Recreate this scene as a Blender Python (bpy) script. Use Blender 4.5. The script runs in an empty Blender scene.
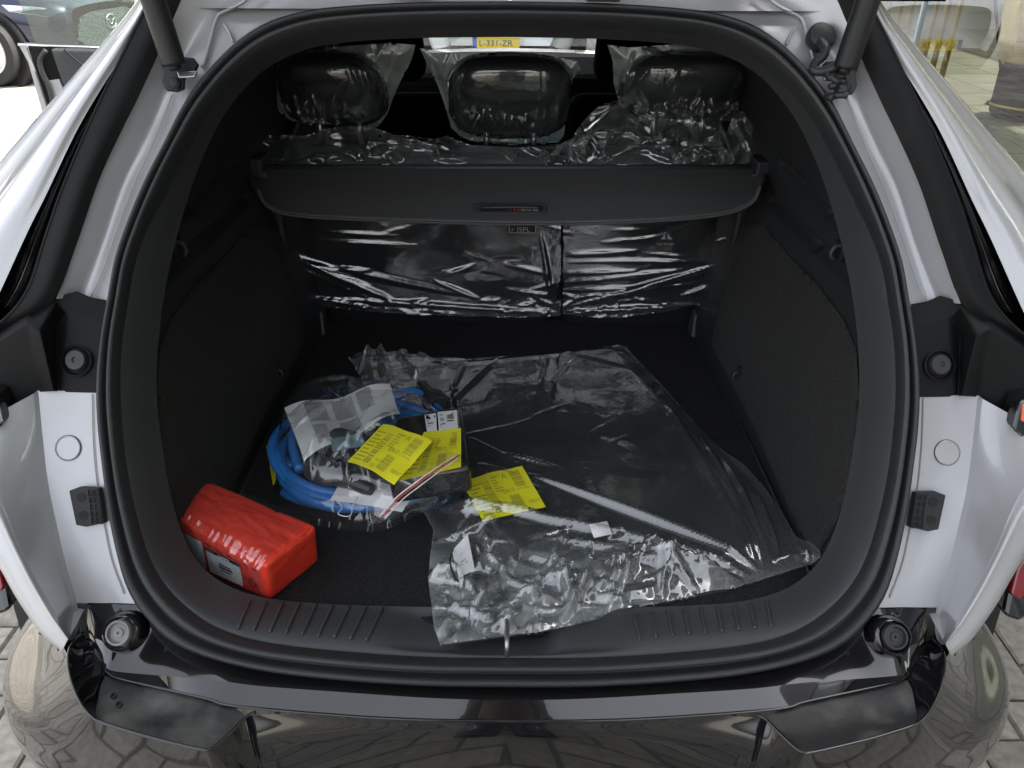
import bpy, bmesh, math, random
import numpy as np
from mathutils.bvhtree import BVHTree
from mathutils import Vector, Matrix, noise
random.seed(7)
PI = math.pi
V = Vector
S = bpy.context.scene
COL = S.collection
# ------------------------------------------------------------------ camera
F = 800.0; PITCH = math.radians(30); ROLL = math.radians(0.3); U0 = 508.0
CAM = V((0, 0, 1.5))
Rv = V((1, 0, 0)); Fv = V((0, math.cos(PITCH), -math.sin(PITCH))); Uv = V((0, math.sin(PITCH), math.cos(PITCH)))
R2 = Rv*math.cos(ROLL) + Uv*math.sin(ROLL); U2 = -Rv*math.sin(ROLL) + Uv*math.cos(ROLL)
cd = bpy.data.cameras.new('camera'); cam = bpy.data.objects.new('camera', cd); COL.objects.link(cam)
m3 = Matrix((R2, U2, -Fv)).transposed()
cam.matrix_world = Matrix.Translation(CAM) @ m3.to_4x4()
cd.sensor_width = 36; cd.lens = 36*F/1024; cd.shift_x = (512-U0)/1024; cd.clip_start = 0.02; cd.clip_end = 600
S.camera = cam
# ------------------------------------------------------------------ world, sun, exposure
SUN_EL, SUN_AZ = math.radians(43), math.radians(78)      # azimuth from +Y towards +X: over the showroom roof
w = bpy.data.worlds.new('World'); S.world = w; w.use_nodes = True
wn = w.node_tree; wn.nodes.clear()
sky = wn.nodes.new('ShaderNodeTexSky'); sky.sky_type = 'NISHITA'; sky.sun_disc = False
sky.sun_elevation = SUN_EL; sky.sun_rotation = SUN_AZ; sky.air_density = 1.0; sky.dust_density = 5.0; sky.ozone_density = 1.0
hs = wn.nodes.new('ShaderNodeHueSaturation'); hs.inputs['Saturation'].default_value = 0.28
bg = wn.nodes.new('ShaderNodeBackground'); bg.inputs['Strength'].default_value = 0.15
wo = wn.nodes.new('ShaderNodeOutputWorld')
wn.links.new(sky.outputs[0], hs.inputs['Color']); wn.links.new(hs.outputs[0], bg.inputs['Color']); wn.links.new(bg.outputs[0], wo.inputs[0])
sl = bpy.data.lights.new('sun', 'SUN'); sl.energy = 2.0; sl.angle = math.radians(0.6); sl.color = (1, .95, .87)
so = bpy.data.objects.new('sun', sl); COL.objects.link(so)
sd = V((math.sin(SUN_AZ)*math.cos(SUN_EL), math.cos(SUN_AZ)*math.cos(SUN_EL), math.sin(SUN_EL)))
so.rotation_euler = sd.to_track_quat('Z', 'Y').to_euler()
S.view_settings.view_transform = 'Standard'; S.view_settings.look = 'None'
S.view_settings.exposure = 2.3; S.view_settings.gamma = 1.0
S.render.engine = 'CYCLES'
S.cycles.transparent_max_bounces = 32; S.cycles.max_bounces = 8; S.cycles.diffuse_bounces = 3; S.cycles.glossy_bounces = 4
S.cycles.caustics_reflective = False; S.cycles.caustics_refractive = False

# ------------------------------------------------------------------ pixel -> place helpers (each at its own real plane)
def ray(u, v):
    x1 = (u-U0)/F; y1 = -(v-384)/F
    x = x1*math.cos(ROLL) - y1*math.sin(ROLL); y = x1*math.sin(ROLL) + y1*math.cos(ROLL)
    return Rv*x + Uv*y + Fv
def onplane(u, v, p, n):
    r = ray(u, v); return CAM + r*((p-CAM).dot(n)/r.dot(n))
ON = V((0, .8436, -.537)); OP = V((0, .70, .683))          # plane of the tailgate opening
def PO(u, v, off=0.0): return onplane(u, v, OP+ON*off, ON)
def PZ(u, v, z): return onplane(u, v, V((0, 0, z)), V((0, 0, 1)))
def PY(u, v, y): return onplane(u, v, V((0, y, 0)), V((0, 1, 0)))
def mir(p): return V((-p.x, p.y, p.z))
# ------------------------------------------------------------------ object helpers
def link(name, me, mat=None, parent=None, smooth=True):
    o = bpy.data.objects.new(name, me); COL.objects.link(o)
    if mat is not None and not me.materials:
        for m in (mat if isinstance(mat, (list, tuple)) else [mat]): me.materials.append(m)
    if smooth and len(me.polygons): me.polygons.foreach_set('use_smooth', [True]*len(me.polygons))
    if parent is not None:
        o.parent = parent; o.matrix_parent_inverse = Matrix.Translation(-parent.matrix_basis.translation) if False else parent.matrix_basis.inverted()
    return o
def mesh(name, vs, fs, mat=None, parent=None, smooth=True):
    me = bpy.data.meshes.new(name); me.from_pydata([tuple(v) for v in vs], [], fs); me.update()
    return link(name, me, mat, parent, smooth)
def frombm(name, bm, mat=None, parent=None, smooth=True):
    me = bpy.data.meshes.new(name); bm.to_mesh(me); bm.free()
    return link(name, me, mat, parent, smooth)
def tag(o, label=None, cat=None, group=None, kind=None):
    if label: o['label'] = label
    if cat: o['category'] = cat
    if group: o['group'] = group
    if kind: o['kind'] = kind
    return o
def empty(name, loc=(0, 0, 0), rz=0):
    o = bpy.data.objects.new(name, None); COL.objects.link(o); o.location = loc; o.rotation_euler = (0, 0, rz)
    o.empty_display_size = .1
    o.matrix_basis = Matrix.Translation(V(loc)) @ Matrix.Rotation(rz, 4, 'Z')
    return o
def children(o): return [c for c in bpy.data.objects if c.parent == o]
def copy_tree(o, parent=None):
    c = o.copy(); COL.objects.link(c); c.parent = parent
    if parent is not None: c.matrix_parent_inverse = o.matrix_parent_inverse.copy()
    for ch in children(o): copy_tree(ch, c)
    return c
def solid(o, t, off=0, bev=0):
    m = o.modifiers.new('thick', 'SOLIDIFY'); m.thickness = t; m.offset = off
    if bev:
        b = o.modifiers.new('bev', 'BEVEL'); b.width = bev; b.segments = 2; b.limit_method = 'ANGLE'
    return o
def bevel(o, w, seg=2):
    b = o.modifiers.new('bev', 'BEVEL'); b.width = w; b.segments = seg; b.limit_method = 'ANGLE'; b.angle_limit = math.radians(35)
    return o
def cr(p0, p1, p2, p3, t):
    return 0.5*((2*p1) + (p2-p0)*t + (2*p0-5*p1+4*p2-p3)*t*t + (3*p1-p0-3*p2+p3)*t*t*t)
def spline(pts, n, smooth=True, closed=False):
    pts = [V(p) for p in pts]
    if len(pts) == 2 or not smooth: dense = []; k = 12
    dense = []; k = 12; m = len(pts); rng = m if closed else m-1
    for i in range(rng):
        p1 = pts[i]; p2 = pts[(i+1) % m]
        p0 = pts[(i-1) % m] if closed or i > 0 else p1*2-p2
        p3 = pts[(i+2) % m] if closed or i+2 < m else p2*2-p1
        for j in range(k):
            t = j/k
            dense.append(cr(p0, p1, p2, p3, t) if smooth else p1.lerp(p2, t))
    dense.append(pts[0].copy() if closed else pts[-1].copy())
    L = [0]
    for a, b in zip(dense, dense[1:]): L.append(L[-1]+(b-a).length)
    out = []; j = 0; cnt = n if closed else n-1
    for i in range(n):
        s = L[-1]*i/cnt
        while j < len(L)-2 and L[j+1] < s: j += 1
        d = L[j+1]-L[j]; out.append(dense[j].lerp(dense[j+1], 0 if d < 1e-9 else (s-L[j])/d))
    return out
def grid_faces(nr, nc, closed=False):
    fs = []
    for i in range(nr-1):
        for j in range(nc if closed else nc-1):
            k = (j+1) % nc
            fs.append((i*nc+j, i*nc+k, (i+1)*nc+k, (i+1)*nc+j))
    return fs
def uniform(pts, k):
    pts = [V(p) for p in pts]; out = []
    for i in range(len(pts)-1):
        p1, p2 = pts[i], pts[i+1]; p0 = pts[i-1] if i else p1*2-p2; p3 = pts[i+2] if i+2 < len(pts) else p2*2-p1
        out += [cr(p0, p1, p2, p3, j/k) for j in range(k)]
    return out+[pts[-1]]
def patch(name, curves, mat, parent, n=40, m=6, uni=0, s1=True, s2=True, thick=0.0, side=-1, disp=None):
    """surface lofted through curves (lists of 3-D points); side=+1 mirrors what was traced on the left"""
    rows = [uniform(c, uni) for c in curves] if uni else [spline(c, n, s1) for c in curves]
    n = len(rows[0])
    vs = []; nr = (len(rows)-1)*m+1; cols = []
    for j in range(n):
        col = spline([r[j] for r in rows], nr, s2) if False else None
        pr = [r[j] for r in rows]; col = []
        for i in range(len(pr)-1):
            p1, p2 = pr[i], pr[i+1]
            p0 = pr[i-1] if i > 0 else p1*2-p2
            p3 = pr[i+2] if i+2 < len(pr) else p2*2-p1
            for k in range(m):
                t = k/m; col.append(cr(p0, p1, p2, p3, t) if s2 else p1.lerp(p2, t))
        col.append(pr[-1]); cols.append(col)
    for i in range(nr):
        for j in range(n):
            p = cols[j][i]
            if disp: p = disp(p, j/(n-1), i/(nr-1))
            vs.append(mir(p) if side > 0 else p)
    o = mesh(name, vs, grid_faces(nr, n), mat, parent)
    if thick: solid(o, thick, 0)
    return o
def tube(name, pts, r, mat, parent=None, seg=10, n=None, smooth=True, closed=False, cap=True):
    n = n or max(2, len(pts)*6) if smooth else len(pts)
    c = spline(pts, n, smooth, closed) if smooth else [V(p) for p in pts]
    vs = []; N = len(c); ref = V((0, 0, 1))
    prev = None
    for i, p in enumerate(c):
        if closed: t = c[(i+1) % N]-c[i-1]
        else: t = c[min(i+1, N-1)]-c[max(i-1, 0)]
        t.normalize()
        if prev is None:
            a = t.cross(ref)
            if a.length < .05: a = t.cross(V((0, 1, 0)))
        else: a = prev - t*prev.dot(t)
        a.normalize(); prev = a; b = t.cross(a)
        rr = r[min(len(r)-1, int(i*len(r)/N))] if isinstance(r, (list, tuple)) else r
        for k in range(seg):
            th = 2*PI*k/seg; vs.append(p+a*(rr*math.cos(th))+b*(rr*math.sin(th)))
    fs = []
    for i in range(N if closed else N-1):
        i2 = (i+1) % N
        for k in range(seg):
            k2 = (k+1) % seg; fs.append((i*seg+k, i*seg+k2, i2*seg+k2, i2*seg+k))
    if cap and not closed:
        fs.append(tuple(range(seg))[::-1]); fs.append(tuple((N-1)*seg+k for k in range(seg)))
    return mesh(name, vs, fs, mat, parent)
def frame_of(n, up=V((0, 0, 1))):
    n = n.normalized(); a = up.cross(n)
    if a.length < 1e-3: a = V((1, 0, 0))
    a.normalize(); b = n.cross(a); return a, b, n
def lathe(name, prof, c, n, mat, parent=None, seg=28):
    """profile [(radius, height)] turned about axis n at c"""
    a, b, n = frame_of(V(n)); c = V(c); vs = []; fs = []
    for (r, h) in prof:
        for k in range(seg):
            th = 2*PI*k/seg; vs.append(c+n*h+a*(r*math.cos(th))+b*(r*math.sin(th)))
    fs = grid_faces(len(prof), seg, True)
    if prof[-1][0] > 1e-5: fs.append(tuple((len(prof)-1)*seg+k for k in range(seg)))
    if prof[0][0] > 1e-5: fs.append(tuple(range(seg))[::-1])
    o = mesh(name, vs, fs, mat, parent)
    o.data.polygons.foreach_set('use_smooth', [True]*len(o.data.polygons))
    e = o.modifiers.new('es', 'EDGE_SPLIT'); e.split_angle = math.radians(38)
    return o
def box(name, lo, hi, mat, parent=None, bev=0.0, seg=2, rot=None):
    lo, hi = V(lo), V(hi); vs = []
    for x in (lo.x, hi.x):
        for y in (lo.y, hi.y):
            for z in (lo.z, hi.z): vs.append(V((x, y, z)))
    if rot: 
        c = (lo+hi)/2; vs = [c+rot@(v-c) for v in vs]
    fs = [(0, 1, 3, 2), (4, 6, 7, 5), (0, 4, 5, 1), (2, 3, 7, 6), (0, 2, 6, 4), (1, 5, 7, 3)]
    o = mesh(name, vs, fs, mat, parent, smooth=False)
    if bev: bevel(o, bev, seg)
    return o
def hexa(name, b4, t4, mat, parent=None, bev=0.0, seg=3, smooth=False):
    vs = [V(p) for p in b4]+[V(p) for p in t4]
    fs = [(3, 2, 1, 0), (4, 5, 6, 7)]+[(i, (i+1) % 4, 4+(i+1) % 4, 4+i) for i in range(4)]
    o = mesh(name, vs, fs, mat, parent, smooth=smooth)
    if bev: bevel(o, bev, seg)
    return o
def prism(name, poly, ext, mat, parent=None, bev=0.0, smooth=False):
    """solid slab: polygon of 3-D points pushed along ext"""
    n = len(poly); ext = V(ext); vs = [V(p) for p in poly]+[V(p)+ext for p in poly]
    fs = [tuple(range(n))[::-1], tuple(range(n, 2*n))]+[(i, (i+1) % n, n+(i+1) % n, n+i) for i in range(n)]
    o = mesh(name, vs, fs, mat, parent, smooth=smooth)
    if bev: bevel(o, bev, 2)
    return o
# sheets cut to an outline (in 2-D) and lifted into place by a function
def inpoly(x, y, P):
    c = False; n = len(P); j = n-1
    for i in range(n):
        xi, yi = P[i]; xj, yj = P[j]
        if (yi > y) != (yj > y) and x < (xj-xi)*(y-yi)/(yj-yi)+xi: c = not c
        j = i
    return c
def edge_d(x, y, P):
    best = 1e9; bp = None; n = len(P)
    for i in range(n):
        ax, ay = P[i]; bx, by = P[(i+1) % n]; dx, dy = bx-ax, by-ay; L = dx*dx+dy*dy
        t = 0 if L == 0 else max(0, min(1, ((x-ax)*dx+(y-ay)*dy)/L)); qx, qy = ax+dx*t, ay+dy*t
        d = math.hypot(x-qx, y-qy)
        if d < best: best = d; bp = (qx, qy)
    return best, bp
def segd(x, y, a, b):
    dx, dy = b[0]-a[0], b[1]-a[1]; L = dx*dx+dy*dy; t = max(0, min(1, ((x-a[0])*dx+(y-a[1])*dy)/L))
    return math.hypot(x-a[0]-dx*t, y-a[1]-dy*t), t
def crum(x, y, s, seed=0.0, oct=3):
    h = 0; a = 1.0
    for k in range(oct):
        d = noise.voronoi(V((x*s, y*s, seed+k*3.1)))[0]
        h += a*(d[1]-d[0]); s *= 2.1; a *= .45
    return h
def fold_sum(X, Y, FL):
    H = np.zeros(len(X))
    for (a, b, wd, ht) in FL:
        dx, dy = b[0]-a[0], b[1]-a[1]; L = dx*dx+dy*dy+1e-12
        t = np.clip(((X-a[0])*dx+(Y-a[1])*dy)/L, 0, 1); d = np.hypot(X-a[0]-dx*t, Y-a[1]-dy*t)
        k = np.sqrt(np.maximum(0, np.sin(PI*t))); e = d/(wd*(.35+.65*np.maximum(0, np.sin(PI*t))))
        H += ht*k*np.maximum(0, 1-e)**1.15
    return H
def random_folds(P, num, L0, L1, wd, ht, ang=None, spread=PI, seed=1, keep=None):
    """creases of a crumpled film: straight sharp ridges and valleys at random"""
    r = random.Random(seed); x0 = min(p[0] for p in P); x1 = max(p[0] for p in P); y0 = min(p[1] for p in P); y1 = max(p[1] for p in P); out = []; g = 0
    while len(out) < num and g < num*40:
        g += 1; x, y = r.uniform(x0, x1), r.uniform(y0, y1)
        if not inpoly(x, y, P) or (keep and r.random() > keep(x, y)): continue
        a = (0 if ang is None else ang)+r.uniform(-spread, spread); l = r.uniform(L0, L1)/2; w_ = wd*r.uniform(.5, 1.5)
        out.append(((x-l*math.cos(a), y-l*math.sin(a)), (x+l*math.cos(a), y+l*math.sin(a)), w_, ht*r.uniform(.4, 1.3)*(w_/wd)*(1 if r.random() < .7 else -.8)))
    return out
def sheet(name, P, step, f, mat, parent=None, thick=0, FL=None, milk=None):
    x0 = min(p[0] for p in P); x1 = max(p[0] for p in P); y0 = min(p[1] for p in P); y1 = max(p[1] for p in P)
    nx = int((x1-x0)/step)+3; ny = int((y1-y0)/step)+3; idx = {}; raw = []
    for i in range(nx):
        for j in range(ny):
            x = x0-step*.5+i*step; y = y0-step*.5+j*step
            ins = inpoly(x, y, P); d, q = edge_d(x, y, P)
            if ins or d < step*.75:
                e = d if ins else 0.0
                if d < step*.5 or not ins: x, y = q; e = 0.0
                idx[(i, j)] = len(raw); raw.append((x, y, e))
    if FL is not None:
        H = fold_sum(np.array([q[0] for q in raw]), np.array([q[1] for q in raw]), FL); vs = [f(x, y, e, h) for (x, y, e), h in zip(raw, H.tolist())]
    else: vs = [f(*q) for q in raw]
    fs = []
    for i in range(nx-1):
        for j in range(ny-1):
            q = [idx.get(k) for k in ((i, j), (i+1, j), (i+1, j+1), (i, j+1))]
            g = [k for k in q if k is not None]
            if len(g) >= 3: fs.append(tuple(g))
    o = mesh(name, vs, fs, mat, parent)
    if milk:
        at = o.data.attributes.new('milk', 'FLOAT', 'POINT'); at.data.foreach_set('value', [float(milk(*q)) for q in raw])
    if thick: solid(o, thick)
    return o
# flat print: items in a unit square mapped by fn(u,v)->Vector (kept slightly above the surface)
def glyphs(txt, u, v, h, aspect=1.0, ang=0):
    c = bpy.data.curves.new('t', 'FONT'); c.body = txt; c.size = 1.0; c.resolution_u = 2
    o = bpy.data.objects.new('t', c); COL.objects.link(o)
    bpy.context.view_layer.update()
    me = bpy.data.meshes.new_from_object(o.evaluated_get(bpy.context.evaluated_depsgraph_get()))
    vs = []; ca, sa = math.cos(ang), math.sin(ang)
    for p in me.vertices:
        x, y = p.co.x*h*aspect*.9, p.co.y*h
        vs.append((u+x*ca-y*sa, v+x*sa+y*ca))
    fs = [tuple(p.vertices) for p in me.polygons]
    bpy.data.objects.remove(o); bpy.data.curves.remove(c); bpy.data.meshes.remove(me)
    return vs, fs
def rects(L):
    vs = []; fs = []
    for (a, b, c, d) in L:
        k = len(vs); vs += [(a, b), (c, b), (c, d), (a, d)]; fs.append((k, k+1, k+2, k+3))
    return vs, fs
def barcode(u0, v0, u1, v1, n=16, horiz=True, rs=1):
    rnd = random.Random(rs); L = []; x = 0
    while x < 1:
        wd = rnd.choice((.02, .03, .05)); 
        if horiz: L.append((u0+(u1-u0)*x, v0, u0+(u1-u0)*min(1, x+wd), v1))
        else: L.append((u0, v0+(v1-v0)*x, u1, v0+(v1-v0)*min(1, x+wd)))
        x += wd+rnd.choice((.02, .03, .04))
    return rects(L)
def printed(name, sets, fn, mat, parent):
    vs = []; fs = []
    for a, b in sets:
        k = len(vs); vs += [fn(*p) for p in a]; fs += [tuple(i+k for i in f) for f in b]
    return mesh(name, vs, fs, mat, parent, smooth=False)
def bil(c4, lift=V((0, 0, 0)), wave=None):
    c4 = [V(p) for p in c4]
    def f(u, v):
        p = (c4[0]*(1-u)+c4[1]*u)*(1-v)+(c4[3]*(1-u)+c4[2]*u)*v+lift
        return p+wave(u, v) if wave else p
    return f
def slab(name, fn, mat, parent, n=10):
    vs = [fn(i/n, j/n) for j in range(n+1) for i in range(n+1)]
    return mesh(name, vs, grid_faces(n+1, n+1), mat, parent)
# ------------------------------------------------------------------ materials
def material(name, col, rough=.5, metal=0, coat=0, coat_r=.03, bump=None, spec=.5, var=None, emit=None, sheen=0):
    """bump=(scale, strength[, detail]); var=(scale, second colour, lo, hi) real colour differences (dirt, grain)"""
    m = bpy.data.materials.new(name); m.use_nodes = True; nt = m.node_tree; b = nt.nodes['Principled BSDF']
    b.inputs['Base Color'].default_value = (*col, 1); b.inputs['Roughness'].default_value = rough; b.inputs['Metallic'].default_value = metal
    b.inputs['Coat Weight'].default_value = coat; b.inputs['Coat Roughness'].default_value = coat_r; b.inputs['Specular IOR Level'].default_value = spec
    b.inputs['Sheen Weight'].default_value = sheen
    if name.startswith('black gloss'): b.inputs['Coat IOR'].default_value = 1.6; b.inputs['Specular IOR Level'].default_value = .35; b.inputs['Coat Weight'].default_value = .85
    tc = nt.nodes.new('ShaderNodeTexCoord')
    if var:
        n = nt.nodes.new('ShaderNodeTexNoise'); n.inputs['Scale'].default_value = var[0]; n.inputs['Detail'].default_value = 6
        r = nt.nodes.new('ShaderNodeMapRange'); r.inputs['From Min'].default_value = var[2]; r.inputs['From Max'].default_value = var[3]
        x = nt.nodes.new('ShaderNodeMix'); x.data_type = 'RGBA'; x.inputs['A'].default_value = (*col, 1); x.inputs['B'].default_value = (*var[1], 1)
        nt.links.new(tc.outputs['Object'], n.inputs['Vector']); nt.links.new(n.outputs['Fac'], r.inputs['Value'])
        nt.links.new(r.outputs[0], x.inputs['Factor']); nt.links.new(x.outputs['Result'], b.inputs['Base Color'])
        if len(var) > 4:
            r2 = nt.nodes.new('ShaderNodeMapRange'); r2.inputs['To Min'].default_value = rough; r2.inputs['To Max'].default_value = var[4]
            nt.links.new(r.outputs[0], r2.inputs['Value']); nt.links.new(r2.outputs[0], b.inputs['Roughness'])
    if bump:
        n = nt.nodes.new('ShaderNodeTexNoise'); n.inputs['Scale'].default_value = bump[0]; n.inputs['Detail'].default_value = bump[2] if len(bump) > 2 else 3
        u = nt.nodes.new('ShaderNodeBump'); u.inputs['Strength'].default_value = bump[1]; u.inputs['Distance'].default_value = bump[3] if len(bump) > 3 else .002
        nt.links.new(tc.outputs['Object'], n.inputs['Vector']); nt.links.new(n.outputs['Fac'], u.inputs['Height']); nt.links.new(u.outputs[0], b.inputs['Normal'])
    return m
def facing(nt, ior_f0=.04, normal=None):
    N = nt.nodes.new; L = nt.links.new
    g = N('ShaderNodeNewGeometry'); dt = N('ShaderNodeVectorMath'); dt.operation = 'DOT_PRODUCT'; L(g.outputs['Incoming'], dt.inputs[0])
    L(normal if normal else g.outputs['Normal'], dt.inputs[1])
    ab = N('ShaderNodeMath'); ab.operation = 'ABSOLUTE'; L(dt.outputs['Value'], ab.inputs[0])
    om = N('ShaderNodeMath'); om.operation = 'SUBTRACT'; om.inputs[0].default_value = 1; om.use_clamp = True; L(ab.outputs[0], om.inputs[1])
    pw = N('ShaderNodeMath'); pw.operation = 'POWER'; pw.inputs[1].default_value = 5; L(om.outputs[0], pw.inputs[0])
    ma = N('ShaderNodeMath'); ma.operation = 'MULTIPLY_ADD'; ma.inputs[1].default_value = 1-ior_f0; ma.inputs[2].default_value = ior_f0; L(pw.outputs[0], ma.inputs[0])
    return ma.outputs[0]
def film_mat(name, haze=.05, gain=1.0, tint=(.95, .97, .97), rough=.08, bump=(60, .4), base=.04, hazecol=(.75, .8, .8)):
    """thin clear plastic film: mostly see-through, mirror sheen by Fresnel, a little milky"""
    m = bpy.data.materials.new(name); m.use_nodes = True; nt = m.node_tree; nt.nodes.clear()
    N = nt.nodes.new; L = nt.links.new
    out = N('ShaderNodeOutputMaterial'); tr = N('ShaderNodeBsdfTransparent'); tr.inputs[0].default_value = (*tint, 1)
    gl = N('ShaderNodeBsdfGlossy'); gl.inputs['Roughness'].default_value = rough; gl.inputs[0].default_value = (1, 1, 1, 1)
    di = N('ShaderNodeBsdfDiffuse'); di.inputs[0].default_value = (*hazecol, 1)
    tl = N('ShaderNodeBsdfTranslucent'); tl.inputs[0].default_value = (*hazecol, 1)
    dm = N('ShaderNodeMixShader'); dm.inputs[0].default_value = .4; L(di.outputs[0], dm.inputs[1]); L(tl.outputs[0], dm.inputs[2])
    mu = N('ShaderNodeMath'); mu.operation = 'MULTIPLY_ADD'; mu.inputs[1].default_value = gain*2.0; mu.inputs[2].default_value = base; mu.use_clamp = True
    tc = N('ShaderNodeTexCoord'); no = N('ShaderNodeTexNoise'); no.inputs['Scale'].default_value = bump[0]; no.inputs['Detail'].default_value = 4
    no.noise_type = 'RIDGED_MULTIFRACTAL'
    no2 = N('ShaderNodeTexNoise'); no2.inputs['Scale'].default_value = bump[0]*.35; no2.inputs['Detail'].default_value = 3
    ad = N('ShaderNodeMath'); ad.operation = 'MULTIPLY_ADD'; ad.inputs[1].default_value = .35
    L(tc.outputs['Object'], no.inputs['Vector']); L(tc.outputs['Object'], no2.inputs['Vector']); L(no.outputs['Fac'], ad.inputs[0]); L(no2.outputs['Fac'], ad.inputs[2])
    bu = N('ShaderNodeBump'); bu.inputs['Strength'].default_value = bump[1]; bu.inputs['Distance'].default_value = .003
    L(ad.outputs[0], bu.inputs['Height'])
    for s in (gl, di): L(bu.outputs[0], s.inputs['Normal'])
    L(facing(nt, .045, bu.outputs[0]), mu.inputs[0])
    m1 = N('ShaderNodeMixShader'); L(tr.outputs[0], m1.inputs[1]); L(dm.outputs[0], m1.inputs[2])
    hz = N('ShaderNodeMapRange'); hz.inputs['From Min'].default_value = .3; hz.inputs['From Max'].default_value = .75; hz.inputs['To Min'].default_value = haze*.6; hz.inputs['To Max'].default_value = haze*1.5
    L(no2.outputs['Fac'], hz.inputs['Value']); ma_ = N('ShaderNodeAttribute'); ma_.attribute_name = 'milk'
    hm = N('ShaderNodeMath'); hm.operation = 'MULTIPLY'; L(ma_.outputs['Fac'], hm.inputs[0]); hr = N('ShaderNodeMapRange'); hr.inputs['From Min'].default_value = .3; hr.inputs['From Max'].default_value = .7; hr.inputs['To Min'].default_value = .35; hr.inputs['To Max'].default_value = 1.3; L(no2.outputs['Fac'], hr.inputs['Value']); L(hr.outputs[0], hm.inputs[1])
    ha = N('ShaderNodeMath'); ha.operation = 'ADD'; ha.use_clamp = True; L(hz.outputs[0], ha.inputs[0]); L(hm.outputs[0], ha.inputs[1]); L(ha.outputs[0], m1.inputs[0])
    m2 = N('ShaderNodeMixShader'); L(mu.outputs[0], m2.inputs[0]); L(m1.outputs[0], m2.inputs[1]); L(gl.outputs[0], m2.inputs[2])
    L(m2.outputs[0], out.inputs[0]); return m
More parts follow.
